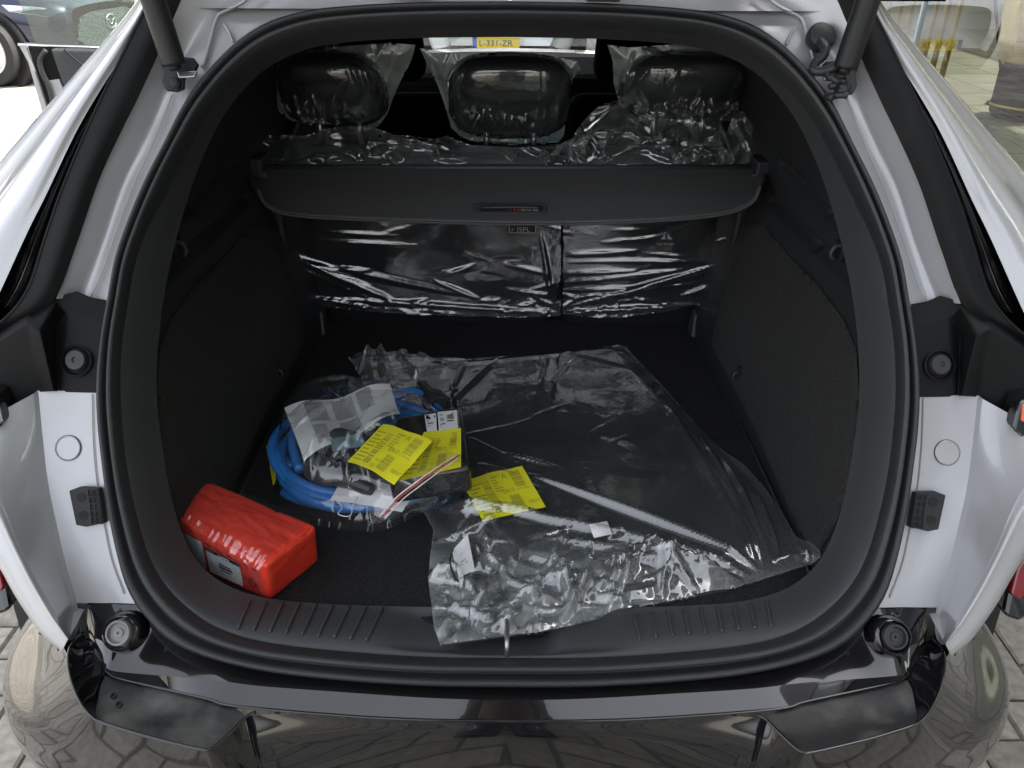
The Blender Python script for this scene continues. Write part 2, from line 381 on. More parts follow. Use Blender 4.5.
M = dict(
 paint=material('silver paint', (.475, .48, .495), .38, .3, .9, .05, bump=(900, .06, 2, .0005), var=(3.5, (.39, .395, .40), .5, .75)),
 gloss=material('black gloss plastic', (.008, .008, .009), .10, 0, 1, .015, var=(5, (.03, .029, .026), .62, .9, .3)),
 pad=material('worn black step pad', (.020, .020, .0195), .48, 0, 0, bump=(200, .2), var=(13, (.16, .155, .14), .50, .80, .65)),
 trim=material('grained black trim', (.045, .047, .050), .50, bump=(700, .35, 3, .0006)),
 trim2=material('black side trim', (.016, .017, .019), .6, bump=(600, .3, 3, .0006)),
 garn=material('dusty black pillar trim', (.008, .0085, .009), .55, spec=.18, bump=(500, .3, 2, .0005), var=(6, (.035, .034, .030), .58, .85, .65)),
 rubber=material('rubber', (.024, .0255, .027), .42, bump=(400, .15)),
 carpet=material('black carpet', (.018, .018, .0185), 1, bump=(600, 1.0, 5, .003), var=(520, (.050, .050, .051), .42, .72), spec=.15),
 wallcarpet=material('dark grey carpet', (.034, .034, .033), 1, bump=(600, 1.0, 6, .003), var=(480, (.070, .070, .068), .40, .72), spec=.15),
 cover=material('cover vinyl', (.058, .058, .057), .62, bump=(520, .5, 3, .001)),
 seat=material('black seat leather', (.010, .010, .011), .5, bump=(180, .2)),
 dark=material('cabin black', (.005, .005, .005), .9, spec=.03),
 hole=material('black socket', (.006, .006, .006), .7),
 steel=material('steel', (.45, .45, .46), .3, .9),
 screw=material('grey cap', (.03, .03, .032), .45),
 buffer=material('buffer grey', (.19, .19, .19), .5, var=(30, (.30, .30, .29), .45, .7)),
 strut=material('strut black', (.010, .011, .012), .5, var=(14, (.05, .045, .038), .72, .85)),
 red_lens=material('red lens', (.25, .01, .015), .15, 0, 1),
 orange=material('orange lens', (.8, .12, .02), .2, 0, 1),
 seam=material('seam sealer', (.48, .47, .45), .5),
 line=material('panel gap', (.08, .08, .08), .8),
 mat=material('folded mat felt', (.030, .033, .035), .95, bump=(350, .8, 4, .003), var=(300, (.045, .049, .051), .45, .7), spec=.2),
 paper=material('paper', (.86, .87, .88), .7, var=(9, (.80, .81, .83), .45, .7)),
 yellow=material('yellow label', (.95, .89, .035), .5, var=(20, (.92, .85, .03), .5, .7)),
 white=material('white label', (.82, .82, .82), .45),
 ink=material('black ink', (.015, .015, .016), .6),
 inky=material('ink on yellow', (.46, .43, .05), .6),
 inkg=material('grey ink', (.35, .36, .38), .7),
 panelg=material('grey printed panel', (.50, .50, .51), .7),
 blue=material('blue cable', (.035, .23, .66), .33, 0, .25, .2, bump=(90, .12)),
 plug=material('connector grey', (.035, .042, .047), .4),
 plug2=material('connector pale face', (.16, .25, .28), .35),
 red=material('red pouch fabric', (.90, .055, .028), .5, 0, .15, .3, bump=(420, .35, 3, .001), var=(7, (.76, .028, .018), .45, .75)),
 redwrap=None,
 zipred=material('red zip strip', (.65, .06, .05), .4),
 boxblack=material('black carton in film', (.010, .010, .011), .25, 0, 1, .08, bump=(190, 1.0, 2, .004)),
 jeans=material('dark trousers', (.016, .019, .028), .9, bump=(500, .5)),
 jacket=material('dark jacket', (.02, .02, .022), .85, bump=(60, .5)),
 skin=material('skin', (.26, .15, .11), .5),
 shoe=material('black shoe', (.015, .015, .015), .4),
 lace=material('white lace', (.75, .75, .72), .8),
 hair=material('brown hair', (.05, .03, .02), .7),
 tyre=material('tyre', (.018, .018, .018), .75, bump=(90, .3)),
 alloy=material('alloy', (.60, .61, .63), .3, .7),
 bluepaint=material('dark blue paint', (.004, .008, .032), .2, .2, 1, .02),
 whitepaint=material('white paint', (.78, .78, .78), .35, 0, .8),
 grille=material('grille', (.03, .035, .035), .5, bump=(55, 1.0, 2, .03), var=(60, (.13, .15, .14), .5, .6)),
 chrome=material('chrome', (.7, .7, .72), .12, 1),
 lamp=material('headlamp lens', (.55, .58, .62), .1, .3, 1),
 gold=material('brushed gold', (.45, .33, .10), .35, .75),
 plateY=material('yellow plate', (.85, .62, .02), .4),
 plateB=material('plate blue', (.02, .08, .5), .4),
 wall=material('plaster wall', (.58, .55, .47), .8, bump=(30, .2)),
 fascia=material('fascia', (.30, .30, .31), .5),
 tile=material('showroom floor tile', (.27, .26, .20), .35, var=(2, (.23, .22, .17), .45, .6)),
 mullion=material('pale glazing joint', (.45, .50, .50), .4),
 sand=material('joint sand', (.20, .185, .16), .95, bump=(120, .6)),
)
def glass(name, tint, refl=1.0, rough=.0):
    m = bpy.data.materials.new(name); m.use_nodes = True; nt = m.node_tree; nt.nodes.clear(); N = nt.nodes.new; L = nt.links.new
    out = N('ShaderNodeOutputMaterial'); tr = N('ShaderNodeBsdfTransparent'); tr.inputs[0].default_value = (*tint, 1)
    gl = N('ShaderNodeBsdfGlossy'); gl.inputs['Roughness'].default_value = rough
    mu = N('ShaderNodeMath'); mu.operation = 'MULTIPLY_ADD'; mu.inputs[1].default_value = 1.7*refl; mu.inputs[2].default_value = 0; mu.use_clamp = True
    L(facing(nt), mu.inputs[0]); mx = N('ShaderNodeMixShader'); L(mu.outputs[0], mx.inputs[0]); L(tr.outputs[0], mx.inputs[1]); L(gl.outputs[0], mx.inputs[2]); L(mx.outputs[0], out.inputs[0])
    return m
M['glass'] = glass('showroom glass', (.86, .90, .86), 2.2)
M['carglass'] = glass('car side glass', (.62, .72, .70), 1.2)
M['privacy'] = glass('privacy glass', (.10, .12, .11), 1)
M['windscreen'] = glass('windscreen', (.8, .86, .84), 1)
M['film'] = film_mat('clear film', .055, 1.35, rough=.06, bump=(45, .28), base=.02)
M['film_soft'] = film_mat('clear film over seats', .012, 1.5, rough=.12, bump=(50, .35), base=.02)
M['film_head'] = film_mat('headrest film', .03, 1.1, tint=(.90, .96, .95), rough=.10, bump=(50, .35), base=.02, hazecol=(.66, .78, .76))
M['film_cable'] = film_mat('clear pouch film', .04, .75, tint=(.98, .985, .985), rough=.06, bump=(45, .35), base=.02)
# block paving: brick colours differ from block to block
def paver_mat():
    m = bpy.data.materials.new('concrete paver'); m.use_nodes = True; nt = m.node_tree; b = nt.nodes['Principled BSDF']; N = nt.nodes.new; L = nt.links.new
    oi = N('ShaderNodeObjectInfo'); tc = N('ShaderNodeTexCoord'); n = N('ShaderNodeTexNoise'); n.inputs['Scale'].default_value = 45; n.inputs['Detail'].default_value = 8
    n2 = N('ShaderNodeTexNoise'); n2.inputs['Scale'].default_value = 2.2; ge = N('ShaderNodeNewGeometry')
    L(ge.outputs['Position'], n.inputs['Vector']); L(ge.outputs['Position'], n2.inputs['Vector'])
    cr1 = N('ShaderNodeValToRGB'); cr1.color_ramp.elements[0].position = .3; cr1.color_ramp.elements[0].color = (.25, .226, .185, 1)
    cr1.color_ramp.elements[1].position = .75; cr1.color_ramp.elements[1].color = (.44, .41, .355, 1); L(n.outputs['Fac'], cr1.inputs[0])
    mx = N('ShaderNodeMix'); mx.data_type = 'RGBA'; mx.blend_type = 'MULTIPLY'; mx.inputs['Factor'].default_value = 1
    wn_ = N('ShaderNodeTexWhiteNoise'); wn_.noise_dimensions = '1D'
    at = N('ShaderNodeAttribute'); at.attribute_name = 'pv'
    ad = N('ShaderNodeMath'); ad.operation = 'ADD'; L(oi.outputs['Random'], ad.inputs[0]); L(at.outputs['Fac'], ad.inputs[1]); L(ad.outputs[0], wn_.inputs['W'])
    mr = N('ShaderNodeMapRange'); mr.inputs['To Min'].default_value = .78; mr.inputs['To Max'].default_value = 1.12; L(wn_.outputs['Value'], mr.inputs['Value'])
    L(cr1.outputs[0], mx.inputs['A']); L(mr.outputs[0], mx.inputs['B'])
    mr2 = N('ShaderNodeMapRange'); mr2.inputs['From Min'].default_value = .35; mr2.inputs['From Max'].default_value = .65; mr2.inputs['To Min'].default_value = .85; mr2.inputs['To Max'].default_value = 1.1; L(n2.outputs['Fac'], mr2.inputs['Value'])
    mx2 = N('ShaderNodeMix'); mx2.data_type = 'RGBA'; mx2.blend_type = 'MULTIPLY'; mx2.inputs['Factor'].default_value = 1
    L(mx.outputs['Result'], mx2.inputs['A']); L(mr2.outputs[0], mx2.inputs['B']); L(mx2.outputs['Result'], b.inputs['Base Color'])
    b.inputs['Roughness'].default_value = .9
    bu = N('ShaderNodeBump'); bu.inputs['Strength'].default_value = .6; bu.inputs['Distance'].default_value = .003; L(n.outputs['Fac'], bu.inputs['Height']); L(bu.outputs[0], b.inputs['Normal'])
    return m
M['paver'] = paver_mat()

# =================================================================== THE GROUND
gnd = mesh('ground', [(-60, -60, -.012), (60, -60, -.012), (60, 80, -.012), (-60, 80, -.012)], [(0, 1, 2, 3)], M['sand'], None, False); tag(gnd, kind='structure')
pave = empty('pavement'); tag(pave, kind='structure')
def paver_mesh(lx, ly, name):
    bm = bmesh.new(); bmesh.ops.create_cube(bm, size=1)
    for v in bm.verts: v.co = V((v.co.x*(lx-.006), v.co.y*(ly-.006), v.co.z*.06-.03))
    top = [e for e in bm.edges if all(v.co.z > -.001 for v in e.verts)]
    bmesh.ops.bevel(bm, geom=top, offset=.005, segments=1, affect='EDGES')
    me = bpy.data.meshes.new(name); bm.to_mesh(me); bm.free(); me.materials.append(M['paver']); return me
PMX = paver_mesh(.2, .1, 'paver_across'); PMY = paver_mesh(.1, .2, 'paver_along')
def herring(x0, x1, y0, y1):
    """herringbone of 200 x 100 blocks: (centre, along x?)"""
    out = []; c = .1
    i0, i1 = int(x0/c)-2, int(x1/c)+2; j0, j1 = int(y0/c)-2, int(y1/c)+2
    for i in range(i0, i1):
        for j in range(j0, j1):
            m = (i-j) % 4
            if m == 0: out.append(((i+1)*c, (j+.5)*c, True))       # covers (i,j),(i+1,j)
            if m == 3: out.append(((i+.5)*c, (j+1)*c, False))        # covers (i,j),(i,j+1)
    return out
def project(p):
    d = p-CAM; z = d.dot(Fv)
    if z <= .05: return None
    return U0+F*d.dot(R2)/z, 384-F*d.dot(U2)/z
allp = herring(-9, 2.28, -2.5, 14)
def vis_rank(q):
    x, y, _ = q; r = project(V((x, y, 0)))
    if r is None or not (-25 < r[0] < 1050 and -25 < r[1] < 800): return None
    u, v = r
    if 130 < u < 945 and v > 40: return None
    if (u < 100 and 205 < v < 590) or (u > 900 and v < 600): return None
    return (V((x, y, 0))-CAM).length
ranked = sorted([(vis_rank(q), i) for i, q in enumerate(allp) if vis_rank(q) is not None])
single = set(i for _, i in ranked[:300])
bmv, bmf, pv = [], [], []
for i, (x, y, ax) in enumerate(allp):
    hx, hy = (.1, .05) if ax else (.05, .1)
    dz = random.uniform(-.0015, .0015)
    if i in single:
        o = bpy.data.objects.new('paver', PMX if ax else PMY); COL.objects.link(o); o.parent = pave; o.location = (x, y, dz)
        o.rotation_euler = (random.uniform(-.006, .006), random.uniform(-.006, .006), random.uniform(-.004, .004))
    else:
        a, b = hx-.003, hy-.003; k = len(bmv); e = .004
        bmv += [(x-a, y-b, -.011), (x+a, y-b, -.011), (x+a, y+b, -.011), (x-a, y+b, -.011), (x-a+e, y-b+e, dz), (x+a-e, y-b+e, dz), (x+a-e, y+b-e, dz), (x-a+e, y+b-e, dz)]
        bmf += [(k+4, k+5, k+6, k+7)]+[(k+q, k+(q+1) % 4, k+4+(q+1) % 4, k+4+q) for q in range(4)]; pv.append(random.random()*50)
me = bpy.data.meshes.new('pavers'); me.from_pydata(bmv, [], bmf); at = me.attributes.new('pv', 'FLOAT', 'FACE'); at.data.foreach_set('value', [v for v in pv for _ in range(5)])
me.materials.append(M['paver']); po = bpy.data.objects.new('pavers', me); COL.objects.link(po); po.parent = pave; po['kind'] = 'stuff'
far = mesh('far_pavement', [(-60, 14.2, -.004), (60, 14.2, -.004), (60, 80, -.004), (-60, 80, -.004), (-60, -60, -.004), (-9.3, -60, -.004), (-9.3, 14.2, -.004), (60, -60, -.004), (60, -2.8, -.004), (-9.3, -2.8, -.004)],
           [(0, 1, 2, 3), (4, 5, 6, 0), (5, 7, 8, 9)], M['paver'], None, False); tag(far, kind='structure')
# pale marking line between the parking bays on the left
line = box('bay_line', (-7.5, 7.2, .001), (-2.0, 7.28, .004), M['white'], None); tag(line, kind='structure')

# =================================================================== THE SILVER CAR
car = empty('car', (0, 2.9, 0)); tag(car, 'silver hatchback with its tailgate open, black boot lining and black lower bumper, filling the view', 'car')
S_OUT = [(508,687),(430,686),(350,681),(270,672),(210,658),(170,640),(143,613),(128,588),(118,555),(110,515),(104,470),(99,425),(98,385),(102,340),(109,300),(117,258),(130,220),(146,182),(165,145),(190,97),(225,55),(260,28),(300,14),(345,8),(420,4),(508,3)]
S_IN = [(508,658),(430,657),(350,652),(270,643),(225,631),(195,614),(168,588),(150,558),(138,520),(128,475),(122,425),(120,385),(122,340),(128,300),(135,262),(148,225),(164,188),(184,148),(208,108),(238,73),(268,50),(305,35),(350,28),(420,24),(508,23)]
TRM = [(508,607),(430,607),(330,604),(262,597),(218,580),(190,550),(172,500),(163,450),(157,400),(158,345),(166,285),(180,225),(197,172),(220,122),(245,88),(270,66),(305,50),(350,42),(420,38),(508,37)]
def ring(px, off, n):
    L = [PO(u, v, off) for u, v in px]; L[0].x = 0; L[-1].x = 0
    h = spline(L, n)
    return h, [mir(p) for p in h[1:-1]][::-1]       # left half bottom->top, then right half top->bottom
def full(px, off, n):
    a, b = ring(px, off, n); return a+b
NR = 110
so_, si_ = full(S_OUT, 0, NR), full(S_IN, .004, NR)
# rubber weatherstrip: outer lip and inner bulb
prof = [(0, .014), (.02, -.004), (.12, -.011), (.25, -.012), (.36, -.006), (.43, .001), (.47, .002), (.52, -.004), (.62, -.015), (.74, -.019), (.86, -.015), (.95, -.004), (1.0, .01)]
vs = []
for (t, o_) in prof:
    for a, b in zip(so_, si_): vs.append(a.lerp(b, t)+ON*o_)
seal = mesh('weatherstrip', vs, grid_faces(len(prof), len(so_), True), M['rubber'], car)
# funnel of hard trim from seal to the load bay, with the sill at the bottom
MID = [((a[0]), a[1]) for a in S_IN]
s0 = full(S_IN, .006, NR); t0 = full(TRM, .070, NR)
rows = []
NF = 14
for k in range(NF+1):
    t = k/NF; rows.append([a.lerp(b, t) for a, b in zip(s0, t0)])
vs = []
for k, r in enumerate(rows):
    t = k/NF
    for p in r:
        p = p.copy(); low = max(0, min(1, (.80-p.z)/.06))
        p += -ON*(.014*math.sin(PI*min(1, t*1.15))**.8)*(.4+.6*low)
        if low > 0:
            ax = abs(p.x)
            sh = 1/(1+math.exp((ax-.135)/.012)); pk = 1/(1+math.exp((ax-.058)/.005))
            f = max(0, min(1, (t-.12)/.15))*max(0, min(1, (1.0-t)/.16))
            p.z -= low*f*(.009*sh+.026*pk)
        vs.append(p)
fun = mesh('boot_surround_trim', vs, grid_faces(NF+1, len(s0), True), M['trim'], car)
FUN = BVHTree.FromPolygons([tuple(v) for v in vs], [tuple(p.vertices) for p in fun.data.polygons])
def over_trim(x, y):
    h = FUN.ray_cast(V((x, y, .78)), V((0, 0, -1))); return h[0].z if h[0] is not None else -9
def on_trim(u, v):
    h = FUN.ray_cast(CAM, ray(u, v).normalized()); return h[0]
# raised ribs on the sill, ten either side
for i in range(9):
    for (ut, ub, vt, vb) in ((250+i*16.6, 238+i*16.0, 601+i*.9, 629+i*1.5), (634+i*16.6, 640+i*16.4, 614-i*1.6, 640-i*1.6)):
        L = [on_trim(ut+(ub-ut)*k/6, vt+(vb-vt)*k/6) for k in range(7)]; L = [p for p in L if p is not None]
        if len(L) > 3: tube('sill_rib', [p+V((0, -.0006, .0008)) for p in L], .0024, M['trim'], fun, seg=6, n=14)
# latch striker in the recess
st = empty('x') if False else None
a = PZ(507, 655, .690); b = a+V((0, .045, .0)); 
tube('latch_striker', [a, a+V((0, .0, .016)), a+V((0, .008, .020)), b+V((0, -.008, .020)), b+V((0, 0, .014)), b], .0032, M['steel'], car, seg=8, n=24)
box('latch_housing', (-.05, .757, .672), (.05, .785, .687), M['hole'], car, .002)
# ---- floor and side walls of the load bay
FZ = .687
box('boot_floor', (-.52, .765, FZ-.02), (.52, 1.80, FZ), M['carpet'], car)
for s in (-1, 1):
    a = V((s*.437, .80, FZ+.0005)); b = V((s*.437, 1.70, FZ+.0005))
    tube('floor_edge_binding', [a, b], .0028, M['trim2'], car, seg=6, n=2)
GRO = []
def xw(y, z):
    P = [(.66, .440), (.70, .446), (.80, .470), (.92, .493), (1.02, .503), (1.12, .505), (1.22, .485), (1.32, .445), (1.42, .39), (1.5, .34)]
    for (z0, x0), (z1, x1) in zip(P, P[1:]):
        if z <= z1 or z1 == 1.5:
            t = (z-z0)/(z1-z0); t = max(0, min(1, t)); t = t*t*(3-2*t)*.35+t*.65; x = x0+(x1-x0)*t; break
    k = max(0, min(1, (y-1.25)/.5)); x -= .012*k
    x -= .034*math.exp(-((y-1.50)/.24)**2)*math.exp(-((z-.80)/.13)**2)      # wheel-arch swelling
    for (a, b, wd, dp) in GRO:
        d, t = segd(y, z, a, b); x += dp*math.exp(-(d/wd)**2)
    return x
def onwall(u, v, s=1):
    r = ray(u, v); t = 1.2
    for _ in range(30):
        p = CAM+r*t; x = xw(p.y, p.z); t += .6*(s*x-p.x)/r.x
    return p.y, p.z
g1 = [onwall(*q) for q in ((781,163),(800,183),(825,212),(850,228),(868,234))]
g2 = [onwall(*q) for q in ((770,200),(812,243),(858,288))]
GRO = [(a, b, .007, .012) for a, b in zip(g1, g1[1:])]+[(a, b, .010, .014) for a, b in zip(g2, g2[1:])]
def py(z): return .70+(z-.683)*.537/.8436      # y of opening plane at z
for s in (-1, 1):
    NY, NZ = 210, 140; vs = []
    for j in range(NZ+1):
        z = .66+(1.47-.66)*j/NZ
        y0 = py(z)+.079
        for i in range(NY+1):
            y = y0+(2.2-y0)*(i/NY)**1.1; vs.append((s*xw(y, z), y, z))
    mesh('side_trim_panel', vs, grid_faces(NZ+1, NY+1), M['trim2'], car)
    CP = [(712,345),(738,395),(768,460),(800,530),(815,562),(832,535),(848,490),(858,440),(861,400),(858,350),(845,320),(820,286),(790,256),(765,226),(748,222),(735,262),(722,305)]
    P2 = [onwall(*q) for q in CP]
    sg = {}
    def fc(y, z, e, s=s):
        return V((s*(xw(y, z)-.002-.004*min(1, e/.006)), y, z))
    cp = sheet('side_carpet', P2, .008, fc, M['wallcarpet'], car)
    # bag hook and lashing ring
    y, z = onwall(843, 250); c = V((s*(xw(y, z)-.004), y, z))
    box('hook_recess', c-V((.004, .016, .013)), c+V((.004, .016, .013)), M['hole'], car, .003)
    tube('bag_hook', [c+V((0, -.008, .010)), c+V((-s*.012, -.008, .008)), c+V((-s*.016, -.008, -.004)), c+V((-s*.010, -.008, -.012))], .0035, M['trim'], car, seg=8, n=12)
    y, z = onwall(743, 373); c = V((s*(xw(y, z)-.008), y, z))
    box('lashing_recess', c-V((.003, .006, .014)), c+V((.003, .006, .014)), M['hole'], car, .002)
    tube('lashing_hook', [c+V((0, 0, .002)), c+V((-s*.008, 0, -.002)), c+V((-s*.008, -.002, -.010)), c+V((0, 0, -.014))], .0022, M['screw'], car, seg=8, n=12)
# ---- cabin shell
box('headliner', (-.64, 1.55, 1.404), (.64, 3.40, 1.44), M['dark'], car)
box('headliner', (-.50, 1.26, 1.405), (.62, 3.35, 1.43), M['dark'], car)
vs = [V((x, y, z)) for (y, z) in ((1.16, 1.40), (1.235, 1.392), (1.30, 1.40)) for x in (-.42, -.2, 0, .2, .42)]
mesh('rear_header_trim', vs, grid_faces(3, 5), M['trim2'], car)
rf = []
for y, z, hw in ((1.32, 1.455, .44), (1.6, 1.49, .54), (2.2, 1.52, .60), (2.9, 1.50, .60), (3.35, 1.44, .58)):
    for i in range(9):
        x = -hw+2*hw*i/8; rf.append((x, y, z-.04*(x/hw)**4))
mesh('roof_panel', rf, grid_faces(5, 9), M['paint'], car)
box('cabin_floor', (-.8, 1.8, .30), (.8, 4.0, .34), M['dark'], car)
for s in (-1, 1):
    mesh('rear_side_window', [(s*.58, 1.45, 1.07), (s*.60, 2.35, 1.02), (s*.54, 2.35, 1.40), (s*.50, 1.6, 1.38)], [(0, 1, 2, 3)], M['privacy'], car, False)
    mesh('rear_side_lining', [(s*.60, 1.75, .34), (s*.70, 2.9, .34), (s*.70, 2.9, .98), (s*.60, 1.75, 1.03)], [(0, 1, 2, 3)], M['dark'], car, False)
    if s > 0: mesh('front_side_window', [(s*.68, 2.4, 1.0), (s*.72, 3.6, .96), (s*.58, 3.3, 1.38), (s*.56, 2.4, 1.40)], [(0, 1, 2, 3)], M['privacy'], car, False)
    # front seats: back, shoulders, headrest
    c = V((s*.37, 2.65, 0))
    fs_ = hexa('front_seat', [c+V((-.25, -.06, .4)), c+V((.25, -.06, .4)), c+V((.25, .10, .4)), c+V((-.25, .10, .4))], [c+V((-.20, -.22, 1.06)), c+V((.20, -.22, 1.06)), c+V((.20, -.10, 1.06)), c+V((-.20, -.10, 1.06))], M['dark'], car, .05)
    hexa('front_headrest', [c+V((-.13, -.25, 1.10)), c+V((.13, -.25, 1.10)), c+V((.13, -.13, 1.10)), c+V((-.13, -.13, 1.10))], [c+V((-.12, -.27, 1.30)), c+V((.12, -.27, 1.30)), c+V((.12, -.17, 1.30)), c+V((-.12, -.17, 1.30))], M['dark'], fs_, .04)
for s in (-1, 1):
    hexa('windscreen_pillar', [(s*.56, 3.95, .95), (s*.95, 3.95, .95), (s*.95, 4.10, .95), (s*.56, 4.10, .95)], [(s*.46, 3.25, 1.46), (s*.80, 3.25, 1.46), (s*.80, 3.38, 1.46), (s*.46, 3.38, 1.46)], M['dark'], car, .01)
box('dashboard', (-.70, 3.35, .60), (.70, 3.9, .975), M['dark'], car, .04)
mesh('windscreen', [(-.68, 4.02, 1.0), (.68, 4.02, 1.0), (.58, 3.33, 1.43), (-.58, 3.33, 1.43)], [(0, 1, 2, 3)], M['windscreen'], car, False)
bn = []
for y, z in ((4.0, .98), (4.3, .955), (4.6, .91), (4.85, .80), (4.9, .6)):
    for i in range(9):
        x = -.80+1.6*i/8; bn.append((x, y, z-.04*(x/.8)**2))
mesh('bonnet', bn, grid_faces(5, 9), M['paint'], car)
for s in (-1, 1):
    for y in (1.38, 4.05):
        c = V((s*.80, y, .34)); wp = [(.19, -.09), (.33, -.10), (.34, -.05), (.34, .05), (.33, .10), (.22, .105), (.20, .07), (.05, .06), (.001, .06)]
        lathe('wheel', wp, c, V((s, 0, 0)), M['tyre'], car)
# ---- rear seat back (60/40) with its hinges
YB = 1.655
def seatback(x0, x1, name):
    vs = []; n, m = 18, 20
    for j in range(m+1):
        z = .66+.44*j/m; 
        for i in range(n+1):
            x = x0+(x1-x0)*i/n; e = min(x-x0, x1-x); ed = 1-min(1, e/.03)
            y = YB+.045*(1-j/m)+.018*ed**2+.03*max(0, (z-1.06)/.04)**2
            vs.append((x, y, z))
    o = mesh(name, vs, grid_faces(m+1, n+1), M['seat'], car); solid(o, .10, -1); return o
sbL = seatback(-.455, .112, 'rear_seat_back'); sbR = seatback(.118, .455, 'rear_seat_back')
box('rear_seat_cushion', (-.62, 1.95, .45), (.62, 2.45, .68), M['dark'], car, .05)
for s in (-1, 1):
    hexa('seat_side_bolster', [(s*.455, 1.60, FZ), (s*.53, 1.60, FZ), (s*.53, 1.80, FZ), (s*.455, 1.80, FZ)], [(s*.47, 1.60, 1.06), (s*.55, 1.60, 1.06), (s*.55, 1.85, 1.12), (s*.47, 1.85, 1.12)], M['seat'], car, .01)
    p = PZ(699, 334, FZ); p.x *= s
    hb = hexa('seat_hinge', [p+V((-.022, -.02, 0)), p+V((.022, -.02, 0)), p+V((.022, .03, 0)), p+V((-.022, .03, 0))], [p+V((-.016, 0, .05)), p+V((.016, 0, .05)), p+V((.016, .03, .05)), p+V((-.016, .03, .05))], M['trim'], car, .004)
    box('hinge_bolt', p+V((-.012, -.024, .006)), p+V((.012, -.018, .024)), M['screw'], hb, .002)
# three headrests
def headrest(px, w_px, vt, vb, y, par):
    a = PY(px-w_px/2, vt, y); b = PY(px+w_px/2, vb, y); cx = (a.x+b.x)/2; W = (b.x-a.x)/2; H = (a.z-b.z)/2; cz = (a.z+b.z)/2
    vs = []; n = 28; m = 14; D = .055
    for j in range(m+1):
        ph = -PI/2+PI*j/m
        for i in range(n):
            th = 2*PI*i/n
            c, s_ = math.cos(th), math.sin(th)
            e = .55
            X = W*math.copysign(abs(c)**e, c)*abs(math.cos(ph))**.55; Z = H*math.copysign(abs(s_)**e, s_)*abs(math.cos(ph))**.55
            Yy = D*math.copysign(abs(math.sin(ph))**.8, math.sin(ph))
            Z2 = Z; X *= 1-.10*(-Z/H if Z < 0 else 0)**2
            vs.append((cx+X, y+Yy+.012-.42*Z2, cz+Z2))
    o = mesh('headrest', vs, grid_faces(m+1, n, True), M['seat'], par)
    for s in (-1, 1):
        tube('headrest_post', [(cx+s*W*.42, y+.02, cz-H*.8), (cx+s*W*.42, y+.025, cz-H-.045)], .006, M['steel'], o, seg=8, n=2)
    return cx, cz, W, H
HR = [headrest(333, 106, 52, 126, 1.72, sbL), headrest(509, 116, 54, 138, 1.72, sbL), headrest(683, 112, 52, 122, 1.72, sbR)]

